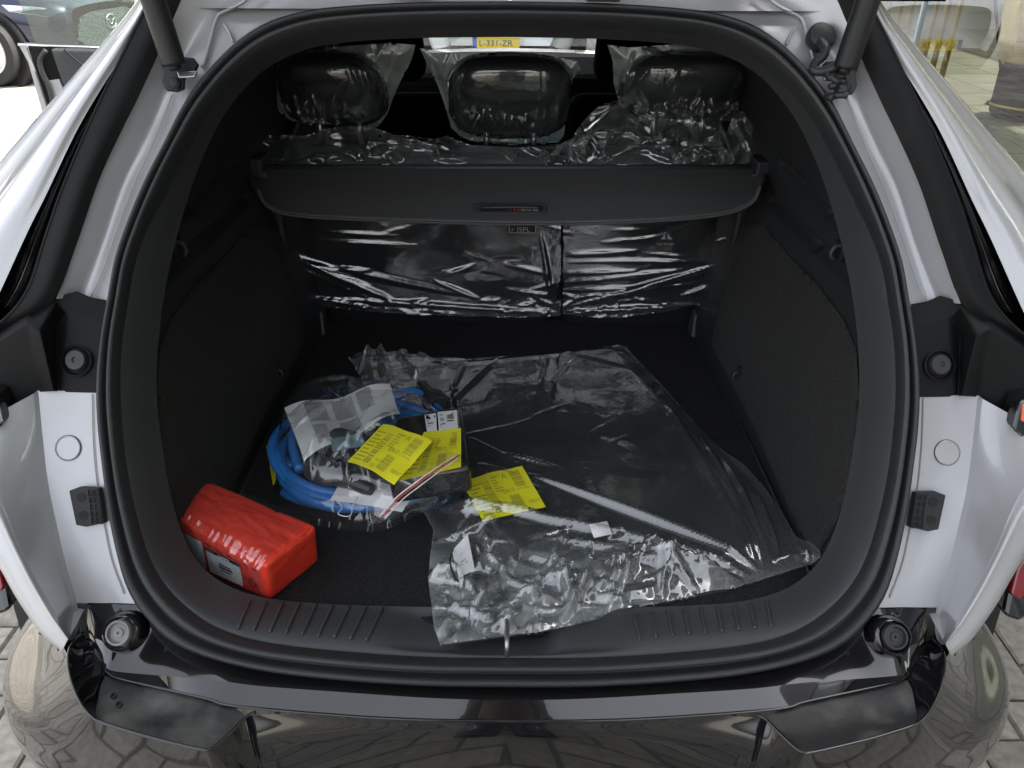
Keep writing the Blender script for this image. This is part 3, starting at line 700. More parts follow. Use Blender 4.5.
# ---- body panels around the opening (traced on the left, mirrored to the right)
Bc = [(PO(u, v, -.012)) for u, v in ((508,-88),(420,-86),(300,-75),(222,-45),(185,-8),(161,48),(137,100),(122,130),(99,180),(76,246),(56,299))]
Ac = [(PO(u, v, .012)) for u, v in ((508,5),(420,6),(345,10),(300,16),(262,30),(227,57),(192,99),(167,147),(148,184),(132,222),(119,260),(108,303))]
Mc = [(PO(u, v, o)) for u, v, o in ((508,-42,.0),(420,-40,.012),(320,-30,.016),(250,-8,.02),(206,25,.012),(178,70,.014),(158,115,.02),(144,145,.02),(124,184,.021),(105,238,.021),(84,297,.018))]
BLK = {}
for s in (-1, 1):
    patch('pillar_flange', [Ac, Mc, Bc], M['paint'], car, 60, 8, side=s, thick=.0)
    b2 = [PO(u, v, -.014) for u, v in ((200,-30),(185,-8),(161,48),(137,100),(122,130),(99,180),(76,246),(54,300),(20,322),(-30,345))]
    c2 = [PO(u, v, -.024) for u, v in ((168,-38),(152,-2),(132,38),(101,101),(76,157),(61,195),(46,238),(28,291),(0,324),(-40,350))]
    bm_ = [PO(u, v, o) for u, v, o in ((184,-34,-.024),(168,-5,-.024),(146,43,-.025),(119,100,-.025),(99,143,-.026),(80,187,-.027),(61,242,-.027),(41,295,-.025),(10,322,-.02),(-35,347,-.02))]
    patch('pillar_garnish', [b2, bm_, c2], M['garn'], car, 50, 4, side=s)
    d2 = [PO(u, v, -.02) for u, v in ((160,-40),(147,8),(127,48),(101,89),(76,132),(46,195),(28,231),(0,292),(-25,345)) ]
    c3 = [PO(u, v, -.022) for u, v in ((168,-38),(152,-2),(132,38),(101,101),(76,157),(61,195),(46,238),(28,291),(0,324),(-40,350))]
    gm = [PO(u, v, .035) for u, v in ((165,-39),(150,2),(130,42),(102,94),(76,145),(54,194),(38,234),(16,290),(-12,330),(-35,350))]
    patch('pillar_shut_gap', [c3, gm, d2], M['gloss'], car, 40, 5, side=s)
    tube('garnish_edge', [mir(p) if s > 0 else p for p in [q-ON*.001 for q in c3]], .0022, M['garn'], car, seg=6, n=50)
    e1 = [PO(u, v, -.020) for u, v in ((160,-40),(147,8),(127,48),(101,89),(76,132),(46,195),(28,231),(0,292),(-25,345))]
    e2 = [PO(u, v, -.022) for u, v in ((157,-45),(144,2),(116,46),(84,93),(60,130),(24,190),(0,225),(-36,285),(-70,340))]
    e3 = [PO(u, v, .05) for u, v in ((156,-48),(142,1),(108,50),(68,102),(47,130),(3,188),(-25,228),(-66,290),(-105,345))]
    e4 = [V((p.x*1.12-.02, p.y+.30, p.z)) for p in e3]; e5 = [V((min(-.55-.5*max(0, 1.42-p.z), -.5), 2.35, p.z)) for p in e3]
    patch('rear_quarter_panel', [e1, e2, e3, e4, e5], M['paint'], car, 50, 6, side=s)
    # lower painted corner beside the seal
    a1 = [PO(u, v, .012) for u, v in ((101,390),(101,425),(106,470),(113,515),(121,555),(131,588),(143,604))]
    a2 = [PO(u, v, .012) for u, v in ((70,391),(72,440),(78,480),(87,520),(97,560),(106,590),(112,603))]
    a3 = [PO(u, v, .010) for u, v in ((38,390),(43,440),(48,482),(57,526),(67,568),(77,603))]
    patch('lower_corner_panel', [a1, a2, a3], M['paint'], car, 40, 5, side=s, s2=False)
    k1 = [PO(u, v, .010) for u, v in ((38,390),(43,440),(48,482),(57,526),(67,568),(77,603),(78,630),(72,640))]
    k15 = [PO(u, v, .004) for u, v in ((33,394),(38,442),(43,484),(52,529),(62,571),(72,605),(75,630),(71,640))]
    k2 = [PO(u, v, .02) for u, v in ((0,424),(8,455),(20,500),(32,540),(46,580),(58,608),(66,630),(70,640))]
    k3 = [PO(u, v, -.055) for u, v in ((-52,440),(-22,465),(-2,494),(16,537),(34,575),(54,612),(62,628),(69,640))]
    patch('lamp_recess_panel', [k1, k15, k3], M['paint'], car, 40, 6, side=s, s2=False)
    n1 = [PO(u, v, -.055) for u, v in ((-52,440),(-22,465),(-2,494),(16,537),(34,575),(54,612),(62,628),(69,640))]
    n2 = [PO(u, v, -.062) for u, v in ((-66,455),(-36,481),(-10,508),(11,548),(29,583),(48,614),(58,627),(68,639))]
    n3 = [PO(u, v, -.030) for u, v in ((-75,468),(-46,498),(-18,528),(3,557),(21,588),(39,614),(52,629),(68,640))]
    n4 = [V((p.x*1.03, p.y+.25, p.z)) for p in n3]
    patch('rear_corner_panel', [n1, n2, n3, n4], M['paint'], car, 40, 6, side=s)
    # black bracket above it
    BV = [(-60,352,.0),(-10,331,.0),(26,309,-.004),(56,299,-.008),(77,291,.0),(90,297,.006),(106,300,.010),(-60,372,-.010),(-10,346,-.026),(27,323,-.036),(40,331,-.036),(68,313,-.002),(106,320,.006),
          (-60,470,.012),(0,430,.012),(38,392,.012),(54,391,-.002),(61,392,.012),(102,393,.010),(56,328,.012),(57,391,.012),(-62,350,.06),(106,297,.05)]
    BF_ = [(0,1,8,7),(1,2,9,8),(2,3,10,9),(3,4,11),(4,5,12,11),(5,6,12),(7,8,14,13),(8,9,15,14),(9,10,16,15),(10,19,20,16),(19,11,17,20),(3,11,19,10),(11,12,18,17)]
    pv_ = [PO(u, v, o) for u, v, o in BV]; pv_ = [mir(p) for p in pv_] if s > 0 else pv_
    br = mesh('bracket_cover', pv_[:21], BF_, M['garn'], car, True); 
    bvm = br.modifiers.new('b', 'BEVEL'); bvm.width = .0035; bvm.segments = 3; bvm.limit_method = 'ANGLE'; bvm.angle_limit = math.radians(12)
    es = br.modifiers.new('es', 'EDGE_SPLIT'); es.split_angle = math.radians(30)
    bk2 = [PO(u, v, o) for u, v, o in ((-70,345,.03),(20,300,.03),(50,280,.03),(110,280,.03),(110,408,.03),(34,408,.03),(-70,480,.03))]; bk2 = [mir(p) for p in bk2] if s > 0 else bk2
    mesh('bracket_backing', bk2, [(0, 1, 2, 3, 4, 5, 6)], M['dark'], br, False)
    c = PO(77.5, 361, .006); c = mir(c) if s > 0 else c
    lathe('bracket_recess', [(.0205, .0), (.021, .004), (.0185, .0055), (.0165, .003), (.016, -.003), (.001, -.003)], c, -ON, M['garn'], br)
    cp = lathe('buffer_cap', [(.0140, -.002), (.0138, .006), (.012, .0085), (.004, .0085), (.0038, .0065), (.0005, .0065)], c+V((s*-.001, 0, .001)), -ON, M['screw'], br)
    # round plug, connector block
    c = PO(68, 448, .0105); c = mir(c) if s > 0 else c
    lathe('body_plug', [(.0158, -.001), (.0160, .0006), (.0150, .0012), (.0146, .0002), (.0001, .0004)], c, -ON, M['paint'], car, 36)
    lathe('plug_gap', [(.0168, -.001), (.0168, .0003), (.0157, .0003), (.0157, -.001)], c, -ON, M['line'], car, 36)
    P4 = [PO(u, v, .009) for u, v in ((73,490),(84,486),(103,487),(108,522),(90,526),(80,524))]
    if s > 0: P4 = [mir(p) for p in P4]
    cb = prism('connector_block', P4, -ON*.010, M['trim2'], car, .0012)
    for (u, v) in ((81.5, 497.5), (83.5, 515.5)):
        c = PO(u, v, -.0012); c = mir(c) if s > 0 else c
        lathe('socket', [(.0062, -.0004), (.0062, .0004), (.0001, .0004)], c, -ON, M['hole'], cb, 16)
    for i in range(5):
        for j in range(2):
            u = 90.5+j*5.0+i*.9; v = 493.5+i*6.8-(j*.4); q = [PO(u+a*1.9, v+b*2.3, -.0015) for a, b in ((-1, -1), (1, -1), (1, 1), (-1, 1))]
            if s > 0: q = [mir(p) for p in q]
            prism('pin_slot', q, ON*.004, M['hole'], cb)
    fr_ = [PO(u, v, -.0017) for u, v in ((88,489.5),(98,490),(102,523),(92,524))]
    # grid bars between the slots
    for i in range(6):
        v = 490+i*6.8; q = [PO(87.6+i*.9, v, -.003), PO(98.5+i*.9, v-.4, -.003)]
        if s > 0: q = [mir(p) for p in q]
        tube('grid_bar', q, .0007, M['screw'], cb, seg=4, n=2)
    for j in range(3):
        q = [PO(87.8+j*5, 490, -.003), PO(92.2+j*5.0, 524, -.003)]
        if s > 0: q = [mir(p) for p in q]
        tube('grid_bar', q, .0007, M['screw'], cb, seg=4, n=2)
    # tail lamp seen edge-on beyond the corner, and the lamp glass above
    L1 = [PO(u, v, .05) for u, v in ((-20,535),(-4,560),(6,590),(10,612),(-8,618),(-30,590),(-40,555))]
    if s > 0: L1 = [mir(p) for p in L1]
    tl_ = prism('tail_lamp', L1, V((0, .12, 0)), M['gloss'], car, .006)
    L2 = [PO(u, v, .045) for u, v in ((-14,545),(-3,565),(3,590),(-8,596),(-18,575))]
    if s > 0: L2 = [mir(p) for p in L2]
    prism('red_lens', L2, V((0, .02, 0)), M['red_lens'], tl_, .003)
    L3 = [PO(u, v, -.03) for u, v in ((-60,372),(-4,398),(2,425),(-10,436),(-60,430))]
    if s > 0: L3 = [mir(p) for p in L3]
    tl2 = prism('tail_lamp', L3, V((0, .03, 0)), M['gloss'], car, .003)
    L4 = [PO(u, v, -.032) for u, v in ((-30,400),(-7,400),(-6,417),(-30,417))]
    if s > 0: L4 = [mir(p) for p in L4]
    prism('amber_lens', L4, V((0, .01, 0)), M['orange'], tl2, .002)

# seam sealer beads and pressings in the upper corners
for s in (-1, 1):
    for L in (((262,-14),(243,2),(232,8),(219,14),(214,26),(210,42),(205,60),(202,68)), ((224,24),(229,32),(233,42))):
        pts = []
        for u, v in L:
            # lie on the pillar flange
            pts.append(PO(u, v, .009))
        if s > 0: pts = [mir(p) for p in pts]
        tube('seam_bead', pts, .0023, M['paint'], car, seg=6, n=22)
    L = [PO(u, v, .0125) for u, v in ((172,95),(152,145),(134,184),(116,232),(101,275),(90,298))]
    if s > 0: L = [mir(p) for p in L]
    tube('seam_line', L, .0009, M['seam'], car, seg=5, n=30)
    # gas strut
    A = PO(176, 70, -.030); B = PO(146, -22, -.085); D = A+(B-A)*3.3; 
    if s > 0: A, B, D = mir(A), mir(B), mir(D)
    st_ = tube('gas_strut', [A+(B-A)*.06, A+(B-A)*.10, A+(B-A)*1.5, D], [.0150]*4, M['strut'], car, seg=20, smooth=False)
    tube('strut_end', [A, A+(B-A)*.08], .0075, M['strut'], st_, seg=14, n=2)
    bk = prism('strut_bracket', [(mir(PO(u, v, -.006)) if s > 0 else PO(u, v, -.006)) for u, v in ((163,62),(172,58),(196,60),(200,66),(196,74),(186,80),(186,90),(178,93),(168,92),(164,84),(166,75))], -ON*.008, M['strut'], car, .002)
    c = PO(175, 84, -.015); c = mir(c) if s > 0 else c
    lathe('bracket_bolt', [(.0085, -.002), (.0085, .003), (.0055, .006), (.0001, .0065)], c, -ON, M['strut'], bk, 12)
    q = [PO(u, v, -.017) for u, v in ((178,73),(198,72),(196,78),(180,79))]
    if s > 0: q = [mir(p) for p in q]
    prism('bracket_clip', q, -ON*.004, M['steel'], bk, .001)
for s in (-1, 1):
    L = [PO(u, v, .0098) for u, v in ((92,394),(93,440),(97,485),(104,525),(112,562),(124,594))]
    if s > 0: L = [mir(p) for p in L]
    tube('seam_line', L, .0008, M['seam'], car, seg=5, n=30)
# wiring grommet and hose on the right
c = PO(820, 38, .002); lathe('wiring_grommet', [(.018, -.004), (.0185, .006), (.016, .010), (.010, .012), (.0005, .012)], c, -ON, M['rubber'], car)
tube('wiring_hose', [PO(u, v, o) for u, v, o in ((821,42,-.010),(825,48,-.020),(823,56,-.02),(816,62,-.018),(814,70,-.018),(824,71,-.024),(836,66,-.03))], .0062, M['rubber'], car, seg=12, n=40)
rnd = random.Random(3)
for i in range(7):
    pts = [PO(826+rnd.uniform(0, 22), 72+i*4+rnd.uniform(-3, 3), -.02-rnd.random()*.012) for _ in range(4)]
    tube('ribbed_boot_fold', pts, .0045, M['rubber'], car, seg=8, n=18)
# hinges / latch pieces on the roof edge
box('roof_hinge', PO(585, -8, -.02)-V((.0, .02, .01)), PO(620, -8, -.02)+V((0, .02, .012)), M['gloss'], car, .003)
box('roof_striker', PO(388, -6, -.01)-V((0, .01, .006)), PO(432, -6, -.01)+V((0, .01, .006)), M['gloss'], car, .003)
box('washer_outlet', PO(712, -4, -.008)-V((0, .006, .004)), PO(742, -4, -.008)+V((0, .006, .004)), M['screw'], car, .002)

# ---- bumper
def zb(x): return .66+.028*min(1.2, abs(x)/.5)**2
def ZL(px, dz=0.0):
    out = []
    for q in px:
        u, v = q[0], q[1]; x = (u-508)/800
        z = q[2] if len(q) > 2 else zb(x)+dz
        out.append(PZ(u, v, z))
    return out
def sym(L, flip=True):
    """left polyline ending at the centre line -> whole width"""
    L[-1].x = 0; return L+[mir(p) for p in L[:-1]][::-1]
top0 = sym([PO(u, v, .018) for u, v in ((88,605),(94,604),(102,603),(118,602),(142,601),(170,633),(215,651),(262,663),(345,671),(430,677),(508,678))])
top1 = sym(ZL([(86,636),(90,645),(95,654),(104,665),(114,671),(153,675),(213,680),(260,686),(340,692),(430,698),(508,700)]))
top2 = sym(ZL([(87,641),(91,650),(98,661),(109,674),(121,679),(155,687),(208,699),(234,706),(348,716),(430,720),(508,721)], -.016))
patch('bumper_top', [[V(p) for p in top0], [V(p) for p in top1]], M['gloss'], car, uni=10, m=8, side=-1, s2=False)
lp = patch('bumper_lip', [[V(p) for p in top1], [V(p) for p in top2]], M['gloss'], car, uni=10, m=2, side=-1)
tube('lip_edge', top2, .0018, M['gloss'], car, seg=8, n=120)
for s in (-1, 1):
    # step pad at each end
    p1 = ZL([(97,664),(109,677),(155,688),(208,700),(236,709),(247,717)], -.020)
    p2 = [PZ(u, v, z) for u, v, z in ((92,690,.668),(103,702,.664),(150,714,.657),(200,727,.652),(226,730,.650),(232,729,.650))]
    p3 = [PZ(u, v, z) for u, v, z in ((88,711,.672),(98,720,.668),(153,737,.660),(199,748,.655),(210,748,.654),(214,746,.654))]
    patch('step_pad', [p1, p2, p3], M['pad'], car, 40, 8, side=s)
    w1 = [PZ(u, v, z) for u, v, z in ((87,636,.692),(95,653,.688),(104,668,.676),(103,686,.664),(100,706,.662),(97,717,.668))]
    w3 = [PZ(u, v, z) for u, v, z in ((72,646,.703),(69,660,.702),(71,676,.698),(77,692,.691),(86,708,.681),(96,719,.672))]
    patch('bumper_horn', [w1, [p.lerp(q, .5)+V((0, 0, -.002)) for p, q in zip(w1, w3)], w3], M['gloss'], car, uni=8, m=5, side=s)
    patch('bumper_corner_wall', [[PO(77,604,.012), PO(78,618,.012), PZ(80,634,.698)], [PO(88,605,.018), PO(87,620,.016), PZ(87,637,.693)]], M['strut'], car, uni=5, m=3, side=s, s2=False)
    bk3 = [PO(u, v, .035) for u, v in ((44,600),(150,585),(200,640),(300,672),(300,700),(110,700),(60,660))]
    mesh('bumper_liner', [mir(p) if s > 0 else p for p in bk3], [(0, 1, 2, 3, 4, 5, 6)], M['dark'], car, False)
    rim = [PZ(u, v, z) for u, v, z in ((83,632,.70),(72,644,.70),(68,657,.705),(70,675,.70),(75,691,.692),(84,708,.682),(97,720,.671),(125,730,.665),(153,738,.660),(199,749,.655),(212,748,.654),(230,733,.652),(246,717,.650),(256,712,.650))]
    tube('bumper_rim', [mir(p) if s > 0 else p for p in rim], .0020, M['gloss'], car, seg=8, n=90)
    # outer shell wrapping the corner
    r1 = [PZ(u, v, z) for u, v, z in ((38,634,.655),(58,641,.675),(68,657,.702),(70,675,.697),(75,691,.689),(84,708,.679),(97,720,.668),(153,738,.657),(199,749,.652),(212,748,.651),(230,733,.649),(246,717,.648),(300,714,.646),(400,719,.644),(508,722,.644))]
    O = [V((x, y, .54)) for x, y in ((-.74,1.02),(-.757,.92),(-.75,.84),(-.723,.772),(-.68,.718),(-.62,.680),(-.555,.655),(-.44,.624),(-.37,.614),(-.345,.613),(-.32,.618),(-.295,.628),(-.22,.638),(-.1,.644),(0,.646))]
    r1[-1].x = 0
    r2 = [V((a.x*.5+o.x*.5, a.y*.45+o.y*.55-.002, .61)) for a, o in zip(r1, O)]
    r4 = [V((o.x*.995, o.y+.006, .44)) for o in O]; r5 = [V((o.x*.93, o.y+.07, .30)) for o in O]
    patch('bumper_shell', [r1, r2, O, r4, r5], M['gloss'], car, uni=10, m=8, side=s)
    # rubber buffer in its cup
    c = PO(124, 632, -.004); c = mir(c) if s > 0 else c
    ax = (-ON+V((0, 0, .25))).normalized()
    bf = lathe('buffer_cup', [(.027, -.014), (.0255, .004), (.022, .013), (.0195, .0145), (.0178, .012), (.017, .004), (.001, .004)], c, ax, M['gloss'], car)
    lathe('rubber_buffer', [(.0158, .002), (.0158, .017), (.0148, .0185), (.0128, .0185), (.0118, .013), (.006, .0135), (.0055, .0155), (.002, .0155), (.0018, .013), (.0005, .013)], c, ax, M['buffer'] if s < 0 else M['screw'], bf)
    hx = PZ(114, 697, .674); hx = mir(hx) if s > 0 else hx
    if s < 0:
        for dx, dy in ((0, 0), (.012, -.012)):
            lathe('pad_screw', [(.004, -.002), (.0042, .0012), (.003, .0012), (.0025, -.001), (.0003, -.001)], hx+V((dx, dy, .002)), V((0, -.2, 1)), M['hole'], car, 14)
# side sills and lower body behind the bumper so that the car stands complete
for s in (-1, 1):
    c0 = [V((-.70, 1.0, .62)), V((-.80, 1.35, .70)), V((-.86, 2.2, .72)), V((-.88, 3.4, .70)), V((-.84, 4.6, .62))]
    c1 = [V((-.66, 1.0, .90)), V((-.74, 1.35, .96)), V((-.80, 2.2, .99)), V((-.84, 3.0, .98)), V((-.80, 4.1, .95))]
    c2_ = [V((-.72, 1.0, .35)), V((-.80, 1.9, .25)), V((-.84, 2.6, .22)), V((-.84, 3.4, .22)), V((-.80, 4.6, .30))]
    patch('body_side', [c2_, c0, c1], M['paint'], car, 24, 6, side=s)
# open front door on the left
dr0 = V((-.92, 3.75, 0)); dr1 = V((-2.10, 3.38, 0)); dd = (dr1-dr0).normalized(); dn = dd.cross(V((0, 0, 1)))
def PD(u, v, o=0.0): return onplane(u, v, dr0+dn*o, dn)
door = prism('open_door', [PD(*q) for q in ((19,45),(120,49),(150,60),(150,170),(62,170),(52,140),(40,100),(30,68))], dn*(-.10 if dn.y < 0 else .10), M['garn'], car, .01)
tow = -1 if dn.y > 0 else 1
def PDo(u, v, o=.004): return onplane(u, v, dr0+V((0, -1, 0))*o, dn)
prism('door_edge', [PDo(*q, .012) for q in ((19,46),(26,46.5),(36,75),(46,105),(56,145),(51,147),(42,112),(33,80),(28,62))], V((0, .03, 0)), M['paint'], door, .002)
prism('door_shut_face', [PDo(*q, .014) for q in ((47,81),(59,79),(70,104),(85,150),(62,150),(53,115))], V((0, .03, 0)), M['paint'], door, .002)
prism('door_lining', [PDo(*q, .03) for q in ((50,49),(125,50),(125,150),(84,150),(70,104),(58,72))], V((0, .04, 0)), M['trim'], door, .008)
tube('door_seal', [PDo(u, v, .03) for u, v in ((46,50),(40,60),(42,72),(50,90),(58,130))], .010, M['rubber'], door, seg=8)
tube('door_grab_line', [PDo(u, v, .035) for u, v in ((64,49),(76,60),(92,72),(110,84))], .004, M['hole'], door, seg=6)
tube('door_waist_strip', [PDo(u, v, .01) for u, v in ((18,44.5),(118,48.5))], .005, M['chrome'], door, seg=8, n=2)
prism('door_glass', [PD(*q) for q in ((36,45),(27,20),(10,-18),(160,-30),(170,50))], V((0, .005, 0)), M['carglass'], door)

# tailgate, raised overhead
TG = [(1.17, 1.50), (1.04, 1.64), (.85, 1.82), (.55, 2.02), (.25, 2.14), (.08, 2.16)]
tgw = [.34, .50, .60, .60, .55, .50]
tv = []; 
for (y, z), wd in zip(TG, tgw):
    for i in range(13):
        x = -wd+2*wd*i/12; tv.append((x, y, z-.03*(x/wd)**2))
fcs = grid_faces(6, 13)
gl_f = [f for k, f in enumerate(fcs) if 1 <= k//12 <= 2 and 2 <= k % 12 <= 9]
tg = mesh('tailgate', tv, [f for f in fcs if f not in gl_f], M['paint'], car); solid(tg, .04)
mesh('tailgate_glass', tv, gl_f, M['privacy'], tg)
iv = [(x, y+.0, z-.05) for (x, y, z) in tv]
it = mesh('tailgate_lining', iv, [f for f in fcs if f not in gl_f], M['trim'], tg)

# =================================================================== CARGO COVER
cover = empty('cargo_cover', (0, 1.58, 1.05)); tag(cover, 'black retractable cargo cover with a pull handle, below the headrests', 'cargo cover')
ca = []
CY = 1.575
n = 40
top = [PY(u, v, CY) for u, v in ((250,170),(262,168),(380,168),(508,168),(640,168),(754,168),(764,170))]
bot_px = [(258,188),(268,206),(300,216),(400,221),(508,224),(620,222.5),(712,216),(750,204),(760,186)]
bot = [PY(u, v, 1.455) for u, v in bot_px]
midc = [PY(u, v, 1.52) for u, v in ((252,178),(258,188),(300,193),(400,195),(508,196),(620,195.5),(712,193),(752,188),(763,178))]
mm = [p+V((0, -.012, .004)) for p in midc]
fl = patch('cover_flap', [top, mm, bot], M['cover'], cover, 80, 8); solid(fl, .006, 0)
for i, f in enumerate((.985,)):
    tube('flap_hem', [p+V((0, -.0045, .001)) for p in bot], .0028, M['cover'], fl, seg=8, n=80)
st_pts = spline([p.lerp(q, .10)+V((0, -.006, .0)) for p, q in zip(bot, mm)], 150)
vs = []; fs = []
for i in range(0, 149):
    a, b = st_pts[i], st_pts[i+1]; b = a.lerp(b, .6); k = len(vs); h = V((0, -.0002, .0007)); vs += [a-h, b-h, b+h, a+h]; fs.append((k, k+1, k+2, k+3))
sto = mesh('stitching', vs, fs, M['inkg'], fl); sto['kind'] = 'stuff'
tube('cover_cassette', [PY(246, 171, 1.60), PY(770, 171, 1.60)], .013, M['trim2'], cover, seg=16, n=2)
tube('cover_bar', [PY(250, 168, CY), PY(764, 168, CY)], .006, M['trim'], cover, seg=10, n=2)
for s in (-1, 1):
    p = PY(762, 168, 1.57); p.x *= s
    e = box('cassette_end', p-V((.020, .03, .02)), p+V((.020, .03, .02)), M['trim2'], cover, .006)
    p = PY(757, 178, 1.545); p.x *= s
    box('end_clip', p-V((.012, .004, .008)), p+V((.012, .004, .008)), M['trim'], cover, .003)
def PC(u, v, o=0.0):
    a, b = V((0, CY, 1.10)), None
    p0 = PY(508, 196, 1.52)+V((0, -.012, .004)); p1 = PY(508, 224, 1.455); n = (p1-p0).cross(V((1, 0, 0))).normalized()
    if n.y > 0: n = -n
    return onplane(u, v, p0+n*(o+.0035), n)
hd = prism('pull_handle', [PC(u, v, .0) for u, v in ((474,203),(544,203),(547,206),(547,211),(543,214.5),(477,214.5),(473,211),(472,206))], V((0, -.006, .002)), M['trim'], cover, .002)
prism('handle_slot', [PC(u, v, .008) for u, v in ((481,206),(541,206),(543,208),(541,211),(481,211),(479,208))], V((0, -.001, .0005)), M['hole'], hd)
tube('handle_bar', [PC(480, 207.6, .013), PC(512, 207.2, .013), PC(541, 207.6, .013)], .003, M['rubber'], hd, seg=8, n=10)
c4 = [PC(u, v, .0105) for u, v in ((508,212),(541,212),(541,207),(508,207))]
printed('handle_print', [glyphs('7 F2Y', .02, .2, .75, .28), ], bil(c4), M['zipred'], hd)
printed('handle_print', [glyphs('870.4e', .42, .2, .75, .28), ], bil(c4), M['inkg'], hd)

# =================================================================== PLASTIC OVER THE SEATS
def seat_film(label, polypx, yv, FLpx, seed, crscale, name='seat_film', sp=None):
    f0 = lambda u, v: PY(u, v, yv)
    P = [(lambda p: (p.x, p.z))(f0(u, v)) for u, v in polypx]
    FL = [((lambda p: (p.x, p.z))(f0(a, b)), (lambda p: (p.x, p.z))(f0(c, d)), wd, ht) for a, b, c, d, wd, ht in FLpx]
    zb_ = min(p[1] for p in P)
    FL += random_folds(P, 26, .04, .14, .006, .004, 0, .35, int(seed*7), lambda x, z: .25+math.exp(-((z-zb_)/.05)**2))
    FL += random_folds(P, 40, .02, .06, .004, .006, 0, .9, int(seed*9), lambda x, z: math.exp(-((z-zb_)/.022)**2))
    def f(x, z, e, h):
        k = math.exp(-((z-zb_)/.03)**2); h = h*.72+.006*k*crum(x*.35, z, crscale, seed)
        h += .006*noise.noise(V((x*5, z*9, seed)))
        return V((x, yv+.012-h-.020*(z-.70)/.4, z))
    o = sheet(name, P, .0035, f, M['film_soft'], FL=FL, milk=lambda x, z, e: .22*math.exp(-max(0, z-zb_)/.022))
    tag(o, label, 'plastic cover', 'clear plastic covers on the rear seat'); return o
sf1 = seat_film('clear crinkled plastic over the wider left part of the rear seat back', [(272,200),(561,200),(561,317),(520,319),(470,318),(420,316),(370,313),(320,308),(292,303),(284,285),(277,250)], 1.648,
    [(283,253,395,303,.018,.016),(285,262,370,300,.010,.010),(300,262,460,296,.014,.007),(330,300,560,314,.010,.012),(432,281,478,300,.008,.012),(478,264,436,280,.006,.008),(478,302,500,301,.006,.008),(295,296,370,308,.007,.01),(310,232,400,236,.006,.005),(540,232,552,300,.008,.008),(300,240,420,246,.006,.006),(505,290,548,296,.006,.008)], 2.3, 26)
sf2 = seat_film('clear crinkled plastic over the narrower right part of the rear seat back', [(563,200),(738,200),(730,250),(718,300),(700,306),(660,315),(620,320),(590,319),(563,316)], 1.646,
    [(572,308,722,264,.008,.012),(590,306,722,268,.006,.010),(565,300,700,284,.007,.008),(563,255,640,252,.009,.008),(565,262,720,262,.006,.007),(563,274,640,272,.008,.008),(563,284,690,270,.008,.008),(563,292,650,288,.007,.008),(566,314,700,306,.010,.012),(680,298,716,284,.006,.01),(600,243,655,238,.006,.008)], 5.1, 26)
# printed marks on the seat covers' back: anchor label and the child-seat tag
tgx = PY(524, 228, 1.628)
for (u0, v0, u1, v1) in ((509, 233, 536, 225),):
    c4 = [PY(u0, v0, 1.626), PY(u1, v0, 1.626), PY(u1, v1, 1.626), PY(u0, v1, 1.626)]
    f = bil(c4, V((0, -.0, 0)))
    lb = slab('seat_tag', f, M['hole'], sbL, 2)
    f2 = bil(c4, V((0, -.001, 0)))
    printed('tag_print', [rects([(0, 0, 1, .08), (0, .92, 1, 1), (0, 0, .03, 1), (.97, 0, 1, 1)]), glyphs('r ISFL', .08, .2, .8, .42)], f2, M['inkg'], lb)
c4 = [PY(656, 246, 1.626), PY(677, 246, 1.626), PY(677, 231, 1.626), PY(656, 231, 1.626)]
printed('tether_mark', [glyphs('TOP TETHER', .02, .05, .22, .75), rects([(.45, .45, .55, .9), (.25, .45, .75, .55)]), ([(.3, .55), (.5, .95), (.7, .55)], [(0, 1, 2)])], bil(c4), M['inkg'], sbR)
# film lying over the seat tops behind the cover
def top_film(label, polypx, FLpx, seed, amp=.010):
    yv = 1.61
    P = [(lambda p: (p.x, p.z))(PY(u, v, yv)) for u, v in polypx]
    FL = [((lambda p: (p.x, p.z))(PY(a, b, yv)), (lambda p: (p.x, p.z))(PY(c, d, yv)), wd, ht) for a, b, c, d, wd, ht in FLpx]
    z0 = PY(508, 168, yv).z
    FL += random_folds(P, 34, .04, .14, .009, .012, 0, 1.0, int(seed*7))
    def f(x, z, e, h):
        h += amp*.25*crum(x*.8, z, 30, seed, 2)
        return V((x, yv+(z-z0)*1.1-h*1.2, z+h*.4))
    o = sheet('seat_top_film', P, .003, f, M['film_soft'], FL=FL, milk=lambda x, z, e: .13+.15*math.exp(-e/.008)); tag(o, label, 'plastic cover', 'clear plastic covers on the rear seat'); return o
top_film('crumpled clear plastic along the seat top beneath the left and middle headrests', [(228,140),(262,141),(300,142),(318,136),(340,134),(372,136),(392,142),(432,145),(445,142),(470,150),(520,152),(560,150),(575,144),(572,168),(400,168),(250,168)],
    [(290,162,350,158,.008,.014),(384,150,402,163,.006,.014),(430,160,470,162,.006,.014),(432,146,440,160,.006,.012),(495,150,515,166,.006,.016),(515,150,512,164,.006,.012),(540,160,570,158,.006,.012)], 3.3, .014)
top_film('peaked crumpled clear plastic along the seat top beneath the right headrest', [(568,168),(570,150),(583,133),(600,120),(622,112),(636,108),(634,122),(660,128),(700,130),(735,140),(744,120),(755,123),(775,140),(770,156),(757,168)],
    [(575,150,630,112,.008,.02),(585,140,640,140,.008,.016),(600,166,690,132,.007,.015),(610,165,650,168,.007,.018),(690,145,720,166,.007,.016),(715,142,735,166,.008,.02),(740,125,755,160,.008,.018),(755,125,772,160,.008,.016),(680,160,700,166,.006,.018)], 8.8, .018)
